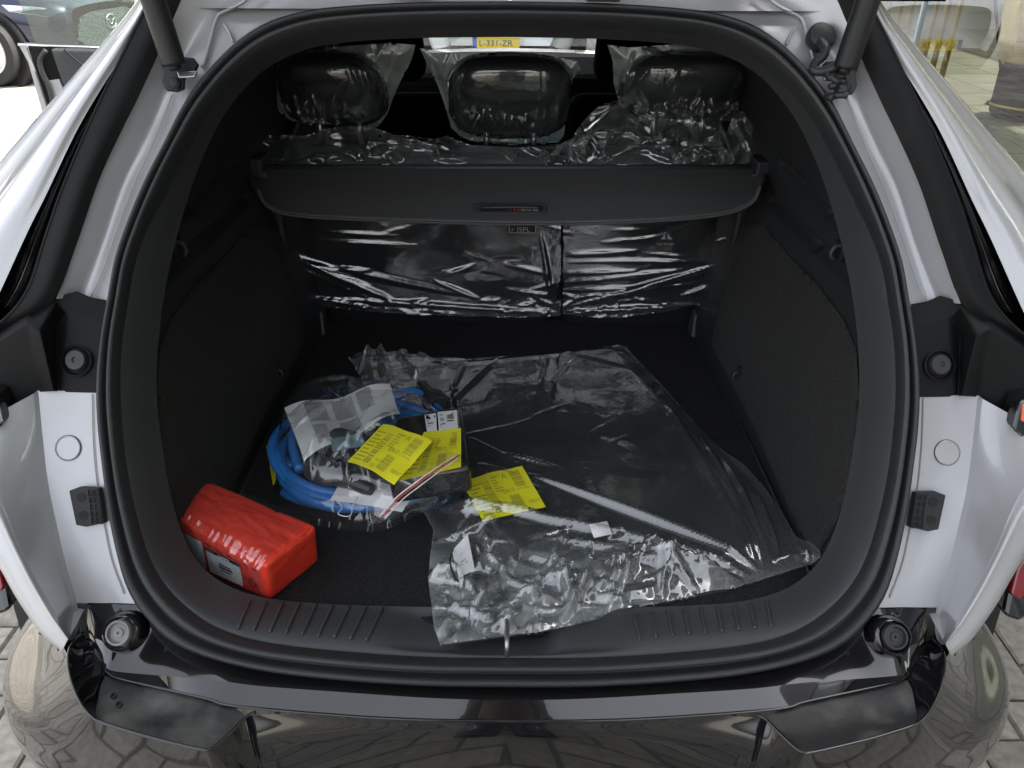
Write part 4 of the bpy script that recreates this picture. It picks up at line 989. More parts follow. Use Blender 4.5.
def head_bag(label, px, yv, hr, seed, FLpx):
    cx, cz, W, H = hr
    P = [(lambda p: (p.x, p.z))(PY(u, v, yv)) for u, v in px]
    FL = [((lambda p: (p.x, p.z))(PY(a, b, yv)), (lambda p: (p.x, p.z))(PY(c, d, yv)), wd, ht) for a, b, c, d, wd, ht in FLpx]
    def bulge(x, z):
        r = max(abs((x-cx)/(W*1.08))**3+abs((z-cz)/(H*1.08))**3, 0)
        return max(0, 1-r)**.4
    FL += random_folds(P, 34, .02, .05, .005, .009, PI/2, .7, int(seed*7), lambda x, z: max(0, min(1, ((cz-H*.25)-z)/(H*.4))))
    FL += random_folds(P, 10, .03, .07, .006, .004, PI/2, .5, int(seed*5))
    def ff(x, z, e, h):
        low = max(0, min(1, ((cz-H*.15)-z)/(H*.6)))
        h += .064*bulge(x, z)+.004*low*crum(x, z, 34, seed, 2)+.010*min(1, e/.02)
        return V((x, yv+.010-h-.42*(z-cz), z))
    root = sheet('headrest_bag', P, .003, ff, M['film_head'], FL=FL, milk=lambda x, z, e: (.60 if bulge(x, z) < .05 else .26*(1-bulge(x, z))**2+.10*max(0, min(1, ((cz-H*.3)-z)/(H*.6))))); tag(root, label, 'plastic bag', 'clear plastic bags over the headrests')
    sheet('bag_back', P, .012, lambda x, z, e: V((x, yv+.012+.066*bulge(x, z)+.008*min(1, e/.02)-.42*(z-cz), z)), M['film_head'], root)
    return root
head_bag('clear plastic bag over the left headrest, upper right corner pulled up', [(272,70),(274,62),(300,50),(350,44),(392,41),(417,43),(412,60),(400,82),(392,100),(385,118),(376,130),(362,138),(352,130),(345,125),(300,124),(288,126),(276,116),(270,100)], 1.715, HR[0], 1.1,
    [(365,50,385,110,.010,.014),(300,88,305,122,.006,.012),(318,88,330,120,.006,.014),(340,90,332,122,.006,.012),(292,120,352,124,.006,.012),(350,98,345,120,.006,.010),(395,50,375,135,.006,.008)])
head_bag('clear plastic bag over the middle headrest with wide flaring top corners', [(421,46),(460,52),(510,50),(545,53),(577,60),(580,68),(570,82),(568,110),(565,140),(560,148),(540,150),(508,151),(478,148),(460,142),(450,132),(444,105),(438,85),(428,62)], 1.715, HR[1], 4.2,
    [(463,66,452,90,.008,.012),(480,110,470,126,.008,.018),(490,104,496,122,.007,.020),(505,108,505,130,.006,.014),(526,108,522,130,.007,.018),(536,110,530,145,.006,.012),(455,145,560,148,.006,.010),(430,60,452,130,.006,.006)])
head_bag('clear plastic bag over the right headrest, rumpled along its bottom', [(606,43),(628,46),(680,42),(735,50),(744,70),(744,98),(738,115),(720,124),(700,122),(675,118),(650,122),(636,112),(622,108),(614,85),(612,60)], 1.715, HR[2], 7.7,
    [(618,100,632,50,.008,.012),(640,48,660,55,.008,.012),(660,98,668,118,.007,.018),(680,96,684,116,.007,.018),(700,104,712,118,.007,.016),(632,108,720,120,.007,.014),(650,52,622,96,.006,.010)])

# =================================================================== THE BAGGED MAT
MZ = FZ+.022
matpx = [(447,366),(612,350),(650,392),(700,445),(738,492),(752,545),(700,566),(600,572),(520,548),(474,505)]
mp = [PZ(u, v, MZ) for u, v in matpx]
matO = prism('folded_mat', [V((p.x, p.y, FZ+.002)) for p in mp], V((0, 0, .018)), M['mat'], None, .005)
tag(matO, 'folded dark grey floor mat inside the large clear plastic bag', 'floor mat')
BAG = [(348,353),(372,351),(400,352),(440,353),(470,355),(505,352),(535,352),(560,349),(590,345),(618,341),(627,343),(634,352),(655,373),(676,396),(700,424),(728,449),(745,460),(765,482),(783,508),(798,533),(812,538),(821,546),(822,553),(814,559),(790,566),(765,574),(735,584),(700,590),(672,596),(645,601),(630,606),(612,608),(598,614),(570,621),(540,627),(500,632),(470,636),(440,640),(434,625),(431,600),(428,575),(430,550),(433,525),(426,512),(417,497),(413,480),(400,462),(396,430),(388,405),(366,392),(360,372)]
BP = [(lambda p: (p.x, p.y))(PZ(u, v, FZ+.015)) for u, v in BAG]
def q2(u, v): p = PZ(u, v, MZ); return (p.x, p.y)
MPOLY = [(p.x, p.y) for p in mp]
BF = [(q2(a, b), q2(c, d), wd, ht) for a, b, c, d, wd, ht in (
    (760,564,528,476,.012,.017),(752,570,470,505,.012,.018),(745,575,540,540,.011,.015),(742,576,610,548,.009,.012),(540,520,450,505,.009,.012),(757,560,664,400,.012,.008),(762,556,700,432,.010,.008),(770,552,722,452,.010,.010),(780,548,760,490,.010,.010),
    (740,578,600,556,.012,.012),(545,490,480,466,.012,.009),(500,358,448,408,.008,.010),(470,356,450,395,.006,.008),(560,470,500,455,.007,.009),(520,468,470,440,.006,.008),(640,372,560,352,.010,.005),(500,516,436,500,.014,.016),(455,530,510,575,.012,.020),(520,548,470,610,.012,.018),
    (560,560,575,600,.012,.016),(600,562,560,615,.012,.018),(440,560,480,590,.010,.018),(450,600,520,622,.010,.015),(580,590,640,600,.010,.012),(530,600,500,628,.010,.014),(380,365,392,392,.010,.022),(400,360,425,385,.010,.022),(415,395,440,370,.010,.020),(640,545,700,586,.012,.010),(430,535,500,520,.010,.014),(660,470,600,440,.03,.003),
    (810,548,775,556,.010,.014),(800,540,812,556,.008,.012))]
crC = q2(520, 590)
def fr_keep(x, y):
    u, v = project(V((x, y, FZ))); return max(0, min(1, (v-520-(u-430)*.14)/45))*(1 if u < 660 else .35)
def tl_keep(x, y):
    u, v = project(V((x, y, FZ))); return 1 if u < 445 and v < 420 else 0
BF += random_folds(BP, 60, .04, .13, .010, .009, .5, 1.0, 41, fr_keep)+random_folds(BP, 40, .015, .05, .005, .005, 0, PI, 43, fr_keep)
BF += random_folds(BP, 30, .03, .09, .010, .012, 1.0, .9, 44, tl_keep)
BF += random_folds(BP, 22, .05, .22, .006, .0016, .9, .6, 45)
def bagf(x, y, e, h=0.0):
    inside = inpoly(x, y, MPOLY); d, _ = edge_d(x, y, MPOLY)
    z = FZ+.006+(.020 if inside else .020*max(0, 1-d/.045)**1.0)
    out = 0 if inside else min(1, d/.03)
    p = project(V((x, y, FZ)))
    u, v = p
    ot = over_trim(x, y) if abs(x) < .33 else -9
    front = max(0, min(1, (v-505-(u-430)*.16)/50)); tl_c = max(0, min(1, (450-u)/50))*max(0, min(1, (470-v)/30))
    a = .004*front+.004*tl_c+.001*out
    h += a*crum(x, y, 22, 3.7, 2)
    # soft film waves over the flat mat
    h += .0006*noise.noise(V((x*14, y*14, 2)))+.0008*abs(noise.noise(V((x*8+y*6, y*4, 5))))
    h *= .25+.75*min(1, e/.012)
    # bag neck runs up over the cable beside it, and down over the sill lip in front
    z += .020*tl_c*min(1, e/.02)
    if ot > 0: z = max(z, ot+.005)
    p3 = V((x, y, z+h)); d = (p3-CAM); hit = FUN.ray_cast(CAM, d.normalized())
    if hit[0] is not None and hit[3] < d.length-.002 and x > .2: p3 = hit[0]-d.normalized()*(.004+h*.5)
    if p3.x > xw(p3.y, p3.z)-.006:
        r = p3-CAM; t = 1.0
        for _ in range(12):
            q = CAM+r*t; t += .6*((xw(q.y, q.z)-.006-h*.5)-q.x)/r.x
        p3 = CAM+r*t
        hit = FUN.ray_cast(CAM, r.normalized())
        if hit[0] is not None and hit[3] < (p3-CAM).length: p3 = hit[0]-r.normalized()*.004
    return p3
bag = sheet('mat_bag', BP, .0033, bagf, M['film'], FL=BF, milk=lambda x, y, e: .24*fr_keep(x, y)+.12*tl_keep(x, y)+.14*math.exp(-e/.006)+.05*(not inpoly(x, y, MPOLY)))
tag(bag, 'large clear plastic bag with yellow label holding the dark mat, reaching over the sill', 'plastic bag')
bb = sheet('bag_underside', BP, .01, lambda x, y, e: V((x, y, max(FZ+.0035, (over_trim(x, y) if abs(x) < .33 else -9)+.003))), M['film'], bag)
def bagz(u, v, up=.003):
    p = PZ(u, v, MZ+.012)
    b = bagf(p.x, p.y, .05, float(fold_sum(np.array([p.x]), np.array([p.y]), BF)[0])); return onplane(u, v, V((0, 0, b.z+up)), V((0, 0, 1)))
YP = [rects([(.03+.0, .08+k*.075, .03+random.uniform(.14, .26), .105+k*.075) for k in range(5)]), ]
def yellow_prints(f, parent, seed, big=True):
    rnd = random.Random(seed); L = []
    for k in range(9): L.append((.05, .10+k*.085, .05+rnd.uniform(.10, .22), .125+k*.085))
    for k in range(6): L.append((.42, .55+k*.06, .42+rnd.uniform(.06, .14), .57+k*.06))
    sets = [rects(L), barcode(.26, .10, .38, .82, horiz=False, rs=seed), barcode(.56, .08, .72, .40, horiz=False, rs=seed+1), barcode(.74, .55, .90, .92, horiz=False, rs=seed+2)]
    sets += [glyphs('EN 0', .50, .47, .13, .8), glyphs('A', .60, .80, .17, .8), glyphs('1 A211', .42, .86, .08, .8), glyphs('NL 41.0', .44, .20, .07, .8), glyphs('00597', .80, .14, .10, .8, 0), glyphs('YZJ', .42, .06, .09, .8), glyphs('C170 410', .72, .47, .07, .8)]
    printed('label_print', sets, f, M['inky'], parent)
def paper_slip(name, corners, mat, parent, curl=.0, n=12, seed=1):
    c4 = [V(p) for p in corners]; nn = (c4[1]-c4[0]).cross(c4[3]-c4[0]).normalized(); nn = nn if nn.z > 0 else -nn
    wv = lambda u, v: nn*(curl*(math.sin(PI*u)*.5+.8*u*u*v)+.0025*noise.noise(V((u*3, v*3, seed))))
    f = bil(c4, V((0, 0, 0)), wv); o = slab(name, f, mat, parent, n); return o, bil(c4, nn*.0007, wv)
# corner order: lower-left, lower-right, upper-right, upper-left
lab, f = paper_slip('yellow_label', [bagz(483, 522, .006), bagz(546, 507, .006), bagz(522, 467, .006), bagz(461, 481, .006)], M['yellow'], bag, .003, seed=3); yellow_prints(f, lab, 5)
paper_slip('white_sticker', [bagz(594, 538, .006), bagz(612, 534, .006), bagz(607, 521, .006), bagz(589, 524.5, .006)], M['white'], bag, .0, 4)
tgo, f = paper_slip('white_tag', [bagz(459, 578, .012), bagz(475, 571, .014), bagz(468, 536, .012), bagz(452, 551, .010)], M['white'], bag, .004, 6)
printed('tag_print', [glyphs('1 A', .4, .55, .14, .8, .3), rects([(.3, .3, .7, .33), (.3, .38, .6, .41)])], f, M['inkg'], tgo)
ttt, f = paper_slip('cable_tie_strip', [bagz(624, 592, .004), bagz(668, 584, .004), bagz(667, 579, .004), bagz(623, 584, .004)], M['screw'], matO, .0, 4)
# black and white wire tag beside the white one
tube('tag_string', [bagz(453, 549, .010), bagz(450, 562, .012), bagz(455, 578, .010), bagz(459, 582, .008)], .0014, M['ink'], bag, seg=6, n=16)

# =================================================================== CHARGING CABLE IN ITS BAG
cc = PZ(362, 450, .72); cable = empty('charging_cable', (cc.x, cc.y, FZ)); tag(cable, 'coiled bright blue charging cable with dark grey plugs inside the small clear bag', 'cable')
pts = []; turns = 4; NN = 160
for i in range(NN):
    a = -2.4+turns*2*PI*i/NN; k = i/NN
    r = .142-.018*math.sin(2*PI*k*1.0+.3)-.012*k*2+(.010*math.sin(a*1.5+k*7))
    pts.append(V((cc.x+r*1.08*math.cos(a), cc.y+r*1.0*math.sin(a), FZ+.012+.030*abs(math.sin(k*PI*2.3))+.005*math.sin(a*2+1))))
pts[0] += V((0, 0, 0))
tube('blue_lead', pts, .0088, M['blue'], cable, seg=12, n=420)
tube('blue_lead', [V((cc.x+.02, cc.y+.13, FZ+.05)), V((cc.x+.07, cc.y+.15, FZ+.06)), V((cc.x+.12, cc.y+.10, FZ+.055)), V((cc.x+.15, cc.y+.03, FZ+.03)), V((cc.x+.13, cc.y-.05, FZ+.02))], .0085, M['blue'], cable, seg=12, n=40)
tube('blue_lead', [PZ(300, 470, .74), PZ(293, 445, .745), PZ(298, 425, .745), PZ(312, 415, .74)], .0085, M['blue'], cable, seg=12, n=30)
def plug(name, A, B, r0, r1, face=True):
    d = (B-A); L = d.length
    o = lathe(name, [(r0*.55, 0), (r0*.7, L*.1), (r0*.75, L*.35), (r0, L*.55), (r1, L*.7), (r1, L*.95), (r1*.9, L), (r1*.8, L), (r1*.76, L-.012), (.001, L-.012)], A, d, M['plug'], cable, 20)
    return o
p1 = plug('plug', PZ(400, 462, .770), PZ(334, 442, .765), .018, .026)
q = PZ(345, 444, .795)
paper_slip('plug_face_label', [PZ(333, 452, .792), PZ(366, 446, .797), PZ(362, 434, .797), PZ(330, 439, .792)], M['plug2'], p1, .002, 5)
p2 = plug('plug', PZ(372, 490, .75), PZ(312, 466, .755), .016, .022)
p3 = plug('plug_cap', PZ(420, 385, .74), PZ(440, 408, .745), .018, .024)
hexa('control_box', [PZ(u, v, .745) for u, v in ((345,470),(400,490),(420,462),(370,440))], [PZ(u, v, .785) for u, v in ((342,455),(396,474),(416,447),(366,426))], M['plug'], cable, .006)
# leaflet
leaf = None
LP = [PZ(305, 461, .772), PZ(372, 432, .790), PZ(398, 384, .79), PZ(284, 406, .775)]
def lw(u, v): return V((0, 0, .006*math.sin(u*PI*3)+.004*math.sin(v*5+u*3)))
leaf = slab('leaflet', bil([PZ(304, 461, .773), PZ(400, 414, .795), PZ(390, 386, .79), PZ(284, 406, .775)], V((0, 0, 0)), lw), M['paper'], None, 20)
tag(leaf, 'white folded instruction leaflet with grey printing lying across the blue cable', 'leaflet')
fL = bil([PZ(304, 461, .773), PZ(400, 414, .795), PZ(390, 386, .79), PZ(284, 406, .775)], V((0, 0, .0008)), lw)
panels = []; lines = []
rnd = random.Random(12)
for (a, b, c, d) in ((.17, .52, .36, .95), (.42, .50, .62, .95), (.66, .50, .80, .95), (.17, .06, .30, .44), (.42, .08, .62, .44)):
    panels.append([(a+(c-a)*i/6, b+(d-b)*j/6) for j in range(7) for i in range(7)])
    for k in range(7): lines.append((a+.012, b+(d-b)*(k+.35)/7.4, a+(c-a)*rnd.uniform(.6, .93), b+(d-b)*(k+.62)/7.4))
printed('printed_panel', [(p, grid_faces(7, 7)) for p in panels], fL, M['panelg'], leaf)
printed('leaflet_text', [rects(lines), glyphs('WALLBOX', .18, .90, .06, .5)], bil([PZ(304, 461, .773), PZ(400, 414, .795), PZ(390, 386, .79), PZ(284, 406, .775)], V((0, 0, .0016)), lw), M['inkg'], leaf)
# little yellow card behind the coil and white paper under the plugs
yc, _ = paper_slip('yellow_card', [PZ(273, 486, .70), PZ(276, 480, .72), PZ(274, 446, .725), PZ(266, 445, .70)], M['yellow'], None, .0, 4); tag(yc, 'small yellow card standing at the left edge of the blue cable coil', 'card')
wp, _ = paper_slip('paper_sheet', [PZ(330, 500, .735), PZ(402, 512, .735), PZ(420, 486, .745), PZ(346, 472, .745)], M['paper'], None, .004, 8); tag(wp, 'plain white sheet of paper under the plugs inside the cable bag', 'paper')
# black wrapped carton with labels
bx = [(385,487),(470,473),(462,407),(398,417)]
bt = [PZ(388, 479, .800), PZ(470, 466, .800), PZ(461, 405, .800), PZ(396, 417, .800)]
bbm = [V((p.x+.004, p.y-.0, .752)) for p in bt]
cart = hexa('black_carton', bbm, bt, M['boxblack'], None, .007, 3); tag(cart, 'black cling-wrapped carton with white and yellow stickers, on top of the cable bag', 'box')
def onbox(u, v, l=.0008): return PZ(u, v, .800+l)
w1_, f = paper_slip('white_sticker', [onbox(427, 432), onbox(437, 431), onbox(436, 413), onbox(424.5, 415)], M['white'], cart, 0, 3)
printed('sticker_print', [rects([(.1, .7, .5, .95), (.6, .75, .9, .9), (.15, .15, .85, .2), (.15, .3, .85, .33), (.15, .42, .7, .46)]), glyphs('CE', .15, .5, .2, .8)], f, M['ink'], w1_)
w2_, f = paper_slip('barcode_sticker', [onbox(439, 431), onbox(458, 428), onbox(457, 410), onbox(437.5, 412)], M['white'], cart, 0, 3)
printed('sticker_print', [barcode(.45, .5, .8, .9, rs=4), rects([(.45, .4, .8, .44), (.1, .2, .3, .24), (.1, .3, .35, .34), (.1, .5, .3, .54), (.1, .6, .25, .64)]), glyphs('AM', .1, .75, .15, .8)], f, M['ink'], w2_)
printed('carton_print', [glyphs('MADE IN', .0, .0, 1, .5)], bil([onbox(460, 428), onbox(459, 412), onbox(457, 412), onbox(458, 428)]), M['inkg'], cart)
y2, f = paper_slip('yellow_label', [onbox(399, 481, .0012), onbox(461, 467, .0012), onbox(461, 428, .0012), onbox(424, 432, .0012)], M['yellow'], cart, 0, 4); yellow_prints(f, y2, 21)
# yellow slip lying loose on the pouch
ys, f = paper_slip('yellow_slip', [PZ(347, 462, .806), PZ(394, 485, .812), PZ(433, 447, .815), PZ(383, 424, .806)], M['yellow'], None, .013, 16, 5); tag(ys, 'curled yellow label slip lying on the cable bag at the carton\'s left edge', 'label')
yellow_prints(f, ys, 33)
# clear bag around the cable
CB = [(268,430),(274,408),(292,392),(330,383),(360,374),(362,386),(396,378),(430,388),(452,400),(464,420),(468,450),(470,470),(450,490),(420,500),(392,514),(370,519),(345,517),(310,512),(285,500),(272,478),(266,455)]
CP2 = [(lambda p: (p.x, p.y))(PZ(u, v, FZ+.03)) for u, v in CB]
CF = [(q2(a, b), q2(c, d), wd, ht) for a, b, c, d, wd, ht in ((300,500,340,480,.010,.022),(310,510,330,470,.010,.02),(330,500,420,450,.012,.022),(340,425,400,405,.012,.02),(350,512,356,480,.008,.02),(375,515,365,480,.010,.018),(300,470,340,450,.010,.02),(285,430,300,490,.010,.014),(330,430,350,460,.010,.02),(390,510,440,470,.012,.02),(355,420,350,440,.01,.02),(300,400,360,395,.010,.012),(400,430,360,480,.01,.02))]
CF += random_folds(CP2, 40, .03, .09, .007, .008, .4, PI, 51)
def cbf(x, y, e, h):
    k = min(1, e/.035)**.6; rr = math.hypot(x-cc.x, y-cc.y)
    z = FZ+.004+(.056+.058*max(0, 1-(rr/.15)**2)**.6)*k
    return V((x, y, z+(h*.8+.004*crum(x, y, 20, 6.6, 2))*(.2+.8*k)))
cb_ = sheet('cable_bag', CP2, .0033, cbf, M['film_cable'], FL=CF); tag(cb_, 'small clear zip bag around the blue cable and leaflet, with a red zip edge', 'plastic bag')
zp = [PZ(u, v, z) for u, v, z in ((379,517,.74),(397,497,.77),(415,483,.80),(436,468,.81),(458,454,.81))]
zp2 = [PZ(u, v, z) for u, v, z in ((385,519,.74),(402,500,.77),(420,486,.80),(440,471,.81),(460,457,.81))]
zf = patch('zip_flap', [[p+V((-.02, .012, .0)) for p in zp], zp, zp2], M['film_cable'], cb_, 30, 5)
tube('zip_track', zp, .0011, M['white'], cb_, seg=6, n=24); tube('zip_track', [p+V((.003, -.004, .0008)) for p in zp], .0010, M['zipred'], cb_, seg=6, n=24)
tube('zip_track', zp2, .0008, M['white'], cb_, seg=6, n=24)
rnd = random.Random(5)
tube('bag_tie', [PZ(u, v, .745) for u, v in ((334,498),(342,507),(338,514),(350,516),(353,505),(358,497))], .0009, M['white'], cb_, seg=5, n=30)

# =================================================================== RED POUCH
zt = .768
tp = [PZ(265, 566, zt), PZ(313, 526, zt), PZ(209, 484, zt), PZ(174, 517, zt)]
bt_ = [PZ(270, 598, FZ+.003), PZ(316, 559, FZ+.003)]
bt_ += [V((tp[2].x, tp[2].y+.004, FZ+.003)), V((tp[3].x-.002, tp[3].y-.004, FZ+.003))]
def pouch_pt(a, b, c):
    p0 = (bt_[0]*(1-a)+bt_[3]*a)*(1-b)+(bt_[1]*(1-a)+bt_[2]*a)*b; p1 = (tp[0]*(1-a)+tp[3]*a)*(1-b)+(tp[1]*(1-a)+tp[2]*a)*b
    return p0.lerp(p1, c)
bm = bmesh.new(); bmesh.ops.create_cube(bm, size=2); bmesh.ops.subdivide_edges(bm, edges=bm.edges[:], cuts=22, use_grid_fill=True)
for v in bm.verts:
    x, y, z = v.co
    # superellipsoid rounding then soft bulges
    e = 26.0; r = (abs(x)**e+abs(y)**e+abs(z)**e)**(1/e); q = V((x, y, z))/r*1.05
    p = pouch_pt((q.x+1)/2, (q.y+1)/2, (q.z+1)/2)
    nb = .005*(1-q.x**2)*(1-q.y**2)*(1 if q.z > .8 else 0)-.006*(max(0, 1-abs(q.z)**2))*0
    p += V((0, 0, nb)); nn = noise.noise(p*14)*.0035+abs(noise.noise(p*30))*.0012
    cz_ = abs(noise.noise(V((q.x*3+q.y*2, q.y*3.5, 4))))
    v.co = p+V((0, 0, 1))*(nn-.003*(cz_ < .06)) if q.z > .5 else p+V((nn*.6, -nn*.8, 0))
pouch = frombm('red_pouch', bm, M['red']); tag(pouch, 'bright red wrapped pouch with white labels in the left corner of the boot', 'pouch')
def pf(a, b, c): return pouch_pt(a, b, c)
def side_fn(lift):
    nrm = (tp[0]-tp[3]).cross(V((0, 0, 1))).normalized(); nrm = -nrm if nrm.y > 0 else nrm
    return lambda u, v: pouch_pt(1-u, 0, v)+nrm*lift
nsd = .004
fsd = side_fn(.0042)
def sub(f, u0, v0, u1, v1): return lambda u, v: f(u0+(u1-u0)*u, v0+(v1-v0)*v)
l1 = slab('white_label', sub(fsd, .36, .10, .74, .74), M['white'], pouch, 6)
printed('label_print', [rects([(.0, .86, 1.0, 1.0), (0, 0, .02, 1)]), rects([(.35, .40, .75, .48), (.35, .52, .72, .58), (.38, .3, .7, .35)]), ], sub(side_fn(.0050), .36, .10, .74, .74), M['ink'], l1)
printed('label_print', [rects([(.40, .90, .43, .96), (.46, .90, .72, .96)]), glyphs('WARNDREIECK', .05, .90, .07, .5)], sub(side_fn(.0056), .36, .10, .74, .74), M['white'], l1)
slab('silver_label', sub(fsd, .05, .12, .33, .80), M['paper'], pouch, 6)
tube('pouch_icon', [side_fn(.005)(.86+.035*math.cos(a), .36+.13*math.sin(a)) for a in [k*PI/6 for k in range(12)]], .0006, M['ink'], pouch, seg=5, smooth=False, closed=True)
printed('pouch_icon', [glyphs('2', .845, .30, .12, .25), glyphs('@', .765, .36, .14, .25)], side_fn(.0052), M['ink'], pouch)
sm = [pouch_pt(.02, k/8, .50)+V((.004, -.001, 0)) for k in range(9)]
tube('wrap_seam', [pouch_pt(-.008, .12, .36), pouch_pt(-.014, .4, .46), pouch_pt(-.014, .7, .60), pouch_pt(-.006, .97, .74)], .0005, M['white'], pouch, seg=5, n=24)
for L_ in ([pouch_pt(0, k/10, 1.0) for k in range(11)], [pouch_pt(k/10, 0, 1.0) for k in range(11)]): tube('pouch_seam', [p+V((0, .001, .0005)) for p in L_[1:-1]], .0020, M['red'], pouch, seg=8, n=40)
M['film_red'] = film_mat('pouch wrap film', .02, 1.1, rough=.10, bump=(80, .8), base=.02)
wf = []
nA, nB = 60, 34
for j in range(nB+1):
    for i in range(nA+1):
        a = i/nA; t = j/nB
        # the wrap drapes over top and front edge
        if t < .55: b = 1-t/.55*.96; c = 1.0; p = pouch_pt(a, b, c)+V((0, 0, .0105))
        else: c = 1-(t-.55)/.45*.75; p = pouch_pt(a, 0.0, c)+V((-.005, -.008, 0))
        d = abs(t-.55); k = math.exp(-(d/.12)**2)
        rip = (.0010+.0048*k)*(crum(a*3.2, t*1.1, 6, 2.2, 2))
        st_ = .0007*k*abs(math.sin(a*70+noise.noise(V((a*9, t*5, 0)))*5))
        wf.append(p+V((-.3, -.5, .9)).normalized()*(rip+st_))
mesh('wrap_film', wf, grid_faces(nB+1, nA+1), M['film_red'], pouch)

# =================================================================== SHOWROOM ON THE RIGHT
XG = 2.3
sr = empty('showroom', (XG, 4, 0)); tag(sr, 'glass fronted showroom with pale tiled floor on the right of the car', 'building')
ys_ = [-4.0, -1.7, .6, 2.62, 4.9, 7.2, 9.5, 11.8, 14.0]
for a, b in zip(ys_, ys_[1:]):
    mesh('glass_pane', [(XG, a+.012, .06), (XG, b-.012, .06), (XG, b-.012, 3.2), (XG, a+.012, 3.2)], [(0, 1, 2, 3)], M['glass'], sr, False)
for y in ys_[:]: box('glazing_joint', (XG-.012, y-.010, .06), (XG+.05, y+.010, 3.2), M['mullion'], sr)
box('plinth', (XG-.02, -4, 0), (XG+.08, 14, .06), M['fascia'], sr)
box('fascia', (XG-.05, -4.05, 3.2), (XG+.25, 14.05, 4.7), M['fascia'], sr)
box('showroom_floor', (XG+.08, -4, .0), (11, 14, .055), M['tile'], sr)
for i in range(1, 14):
    box('tile_joint', (XG+.1+i*.6, -4, .0545), (XG+.105+i*.6, 14, .0562), M['screw'], sr)
for i in range(0, 28):
    box('tile_joint', (XG+.1, -3.7+i*.6, .0545), (11, -3.695+i*.6, .0564), M['screw'], sr)
box('back_wall', (11, -4, 0), (11.2, 14, 4.6), M['wall'], sr); box('end_wall', (XG+.25, 13.95, 0), (11, 14.1, 4.6), M['wall'], sr); box('end_wall', (XG+.25, -4.2, 0), (11, -4.0, 4.6), M['wall'], sr)
for a, b in ((XG+.2, 8.8), (10.8, 11.2)): box('showroom_roof', (a, -4.1, 4.55), (b, 14.1, 4.7), M['fascia'], sr)
for a, b in ((8.8, 10.8),): mesh('added_skylight', [(a, -4, 4.6), (b, -4, 4.6), (b, 14, 4.6), (a, 14, 4.6)], [(0, 1, 2, 3)], M['glass'], sr, False)  # unseen roof glazing, added to let daylight brighten the showroom interior
# inside: gold slatted screen, tub chair with dark base, dark angled lamp pole, packing carton
def PXp(u, v, x): return onplane(u, v, V((x, 0, 0)), V((1, 0, 0)))
scr = empty('gold_screen', PZ(882, 90, .055)); tag(scr, 'screen of slim upright gold bars behind the showroom glass', 'screen')
b0 = PZ(872, 95, .055)
for i in range(9):
    x = b0.x-.25+i*.11; box('gold_bar', (x, b0.y, .055), (x+.035, b0.y+.06, 2.4), M['gold'], scr, .004)
box('screen_base', (b0.x-.3, b0.y-.05, .055), (b0.x+.8, b0.y+.1, .10), M['gold'], scr, .004)
cp_ = PZ(1022, 118, .055); ch = empty('tub_chair', cp_); tag(ch, 'gold tub chair on a dark round base inside the showroom', 'chair')
lathe('chair_base', [(.24, 0), (.27, .05), (.28, .40), (.25, .43)], cp_, V((0, 0, 1)), M['dark'], ch, 32)
lathe('base_ring', [(.285, .10), (.29, .11), (.285, .12)], cp_, V((0, 0, 1)), M['gold'], ch, 32)
lathe('seat_cushion', [(.25, .43), (.31, .46), (.32, .54), (.28, .57), (.001, .58)], cp_, V((0, 0, 1)), M['gold'], ch, 32)
vs = []
for z, r in ((.50, .31), (.70, .34), (.90, .36), (.98, .355)):
    for i in range(21):
        a = PI*.0+PI*1.15*i/20-.2; vs.append(cp_+V((r*math.cos(a), r*math.sin(a), z)))
bk_ = mesh('backrest', vs, grid_faces(4, 21), M['gold'], ch); solid(bk_, .05, 0, .01)
lq = PZ(1003, 105, .055); lp_ = empty('floor_lamp', lq); tag(lp_, 'thin dark leaning lamp pole inside the showroom beside the tub chair', 'floor lamp')
tube('lamp_pole', [lq+V((0, 0, .02)), lq+V((-.55, .4, 1.9))], .014, M['dark'], lp_, seg=10, n=2)
lathe('lamp_foot', [(.14, 0), (.14, .02), (.02, .03)], lq, V((0, 0, 1)), M['dark'], lp_, 24)
lathe('lamp_shade', [(.16, -.05), (.08, .15), (.03, .17)], lq+V((-.55, .4, 1.85)), V((0, 0, 1)), M['dark'], lp_, 24)
gp = PZ(917, 70, .055); gpo = empty('gold_post', gp); tag(gpo, 'single thin gold post inside the showroom right of the gold screen', 'post')
tube('post_shaft', [gp, gp+V((0, 0, 2.2))], .010, M['gold'], gpo, seg=8, n=2); lathe('post_foot', [(.09, 0), (.09, .012), (.012, .02)], gp, V((0, 0, 1)), M['gold'], gpo, 20)
rp = PZ(965, 165, .056); rug = mesh('cardboard_sheet', [PZ(u, v, .062) for u, v in ((945,178),(960,166),(1000,165),(992,172))], [(0, 1, 2, 3)], M['gold'], None, False); solid(rug, .006); tag(rug, 'small flat golden sheet lying on the pale showroom floor', 'sheet')

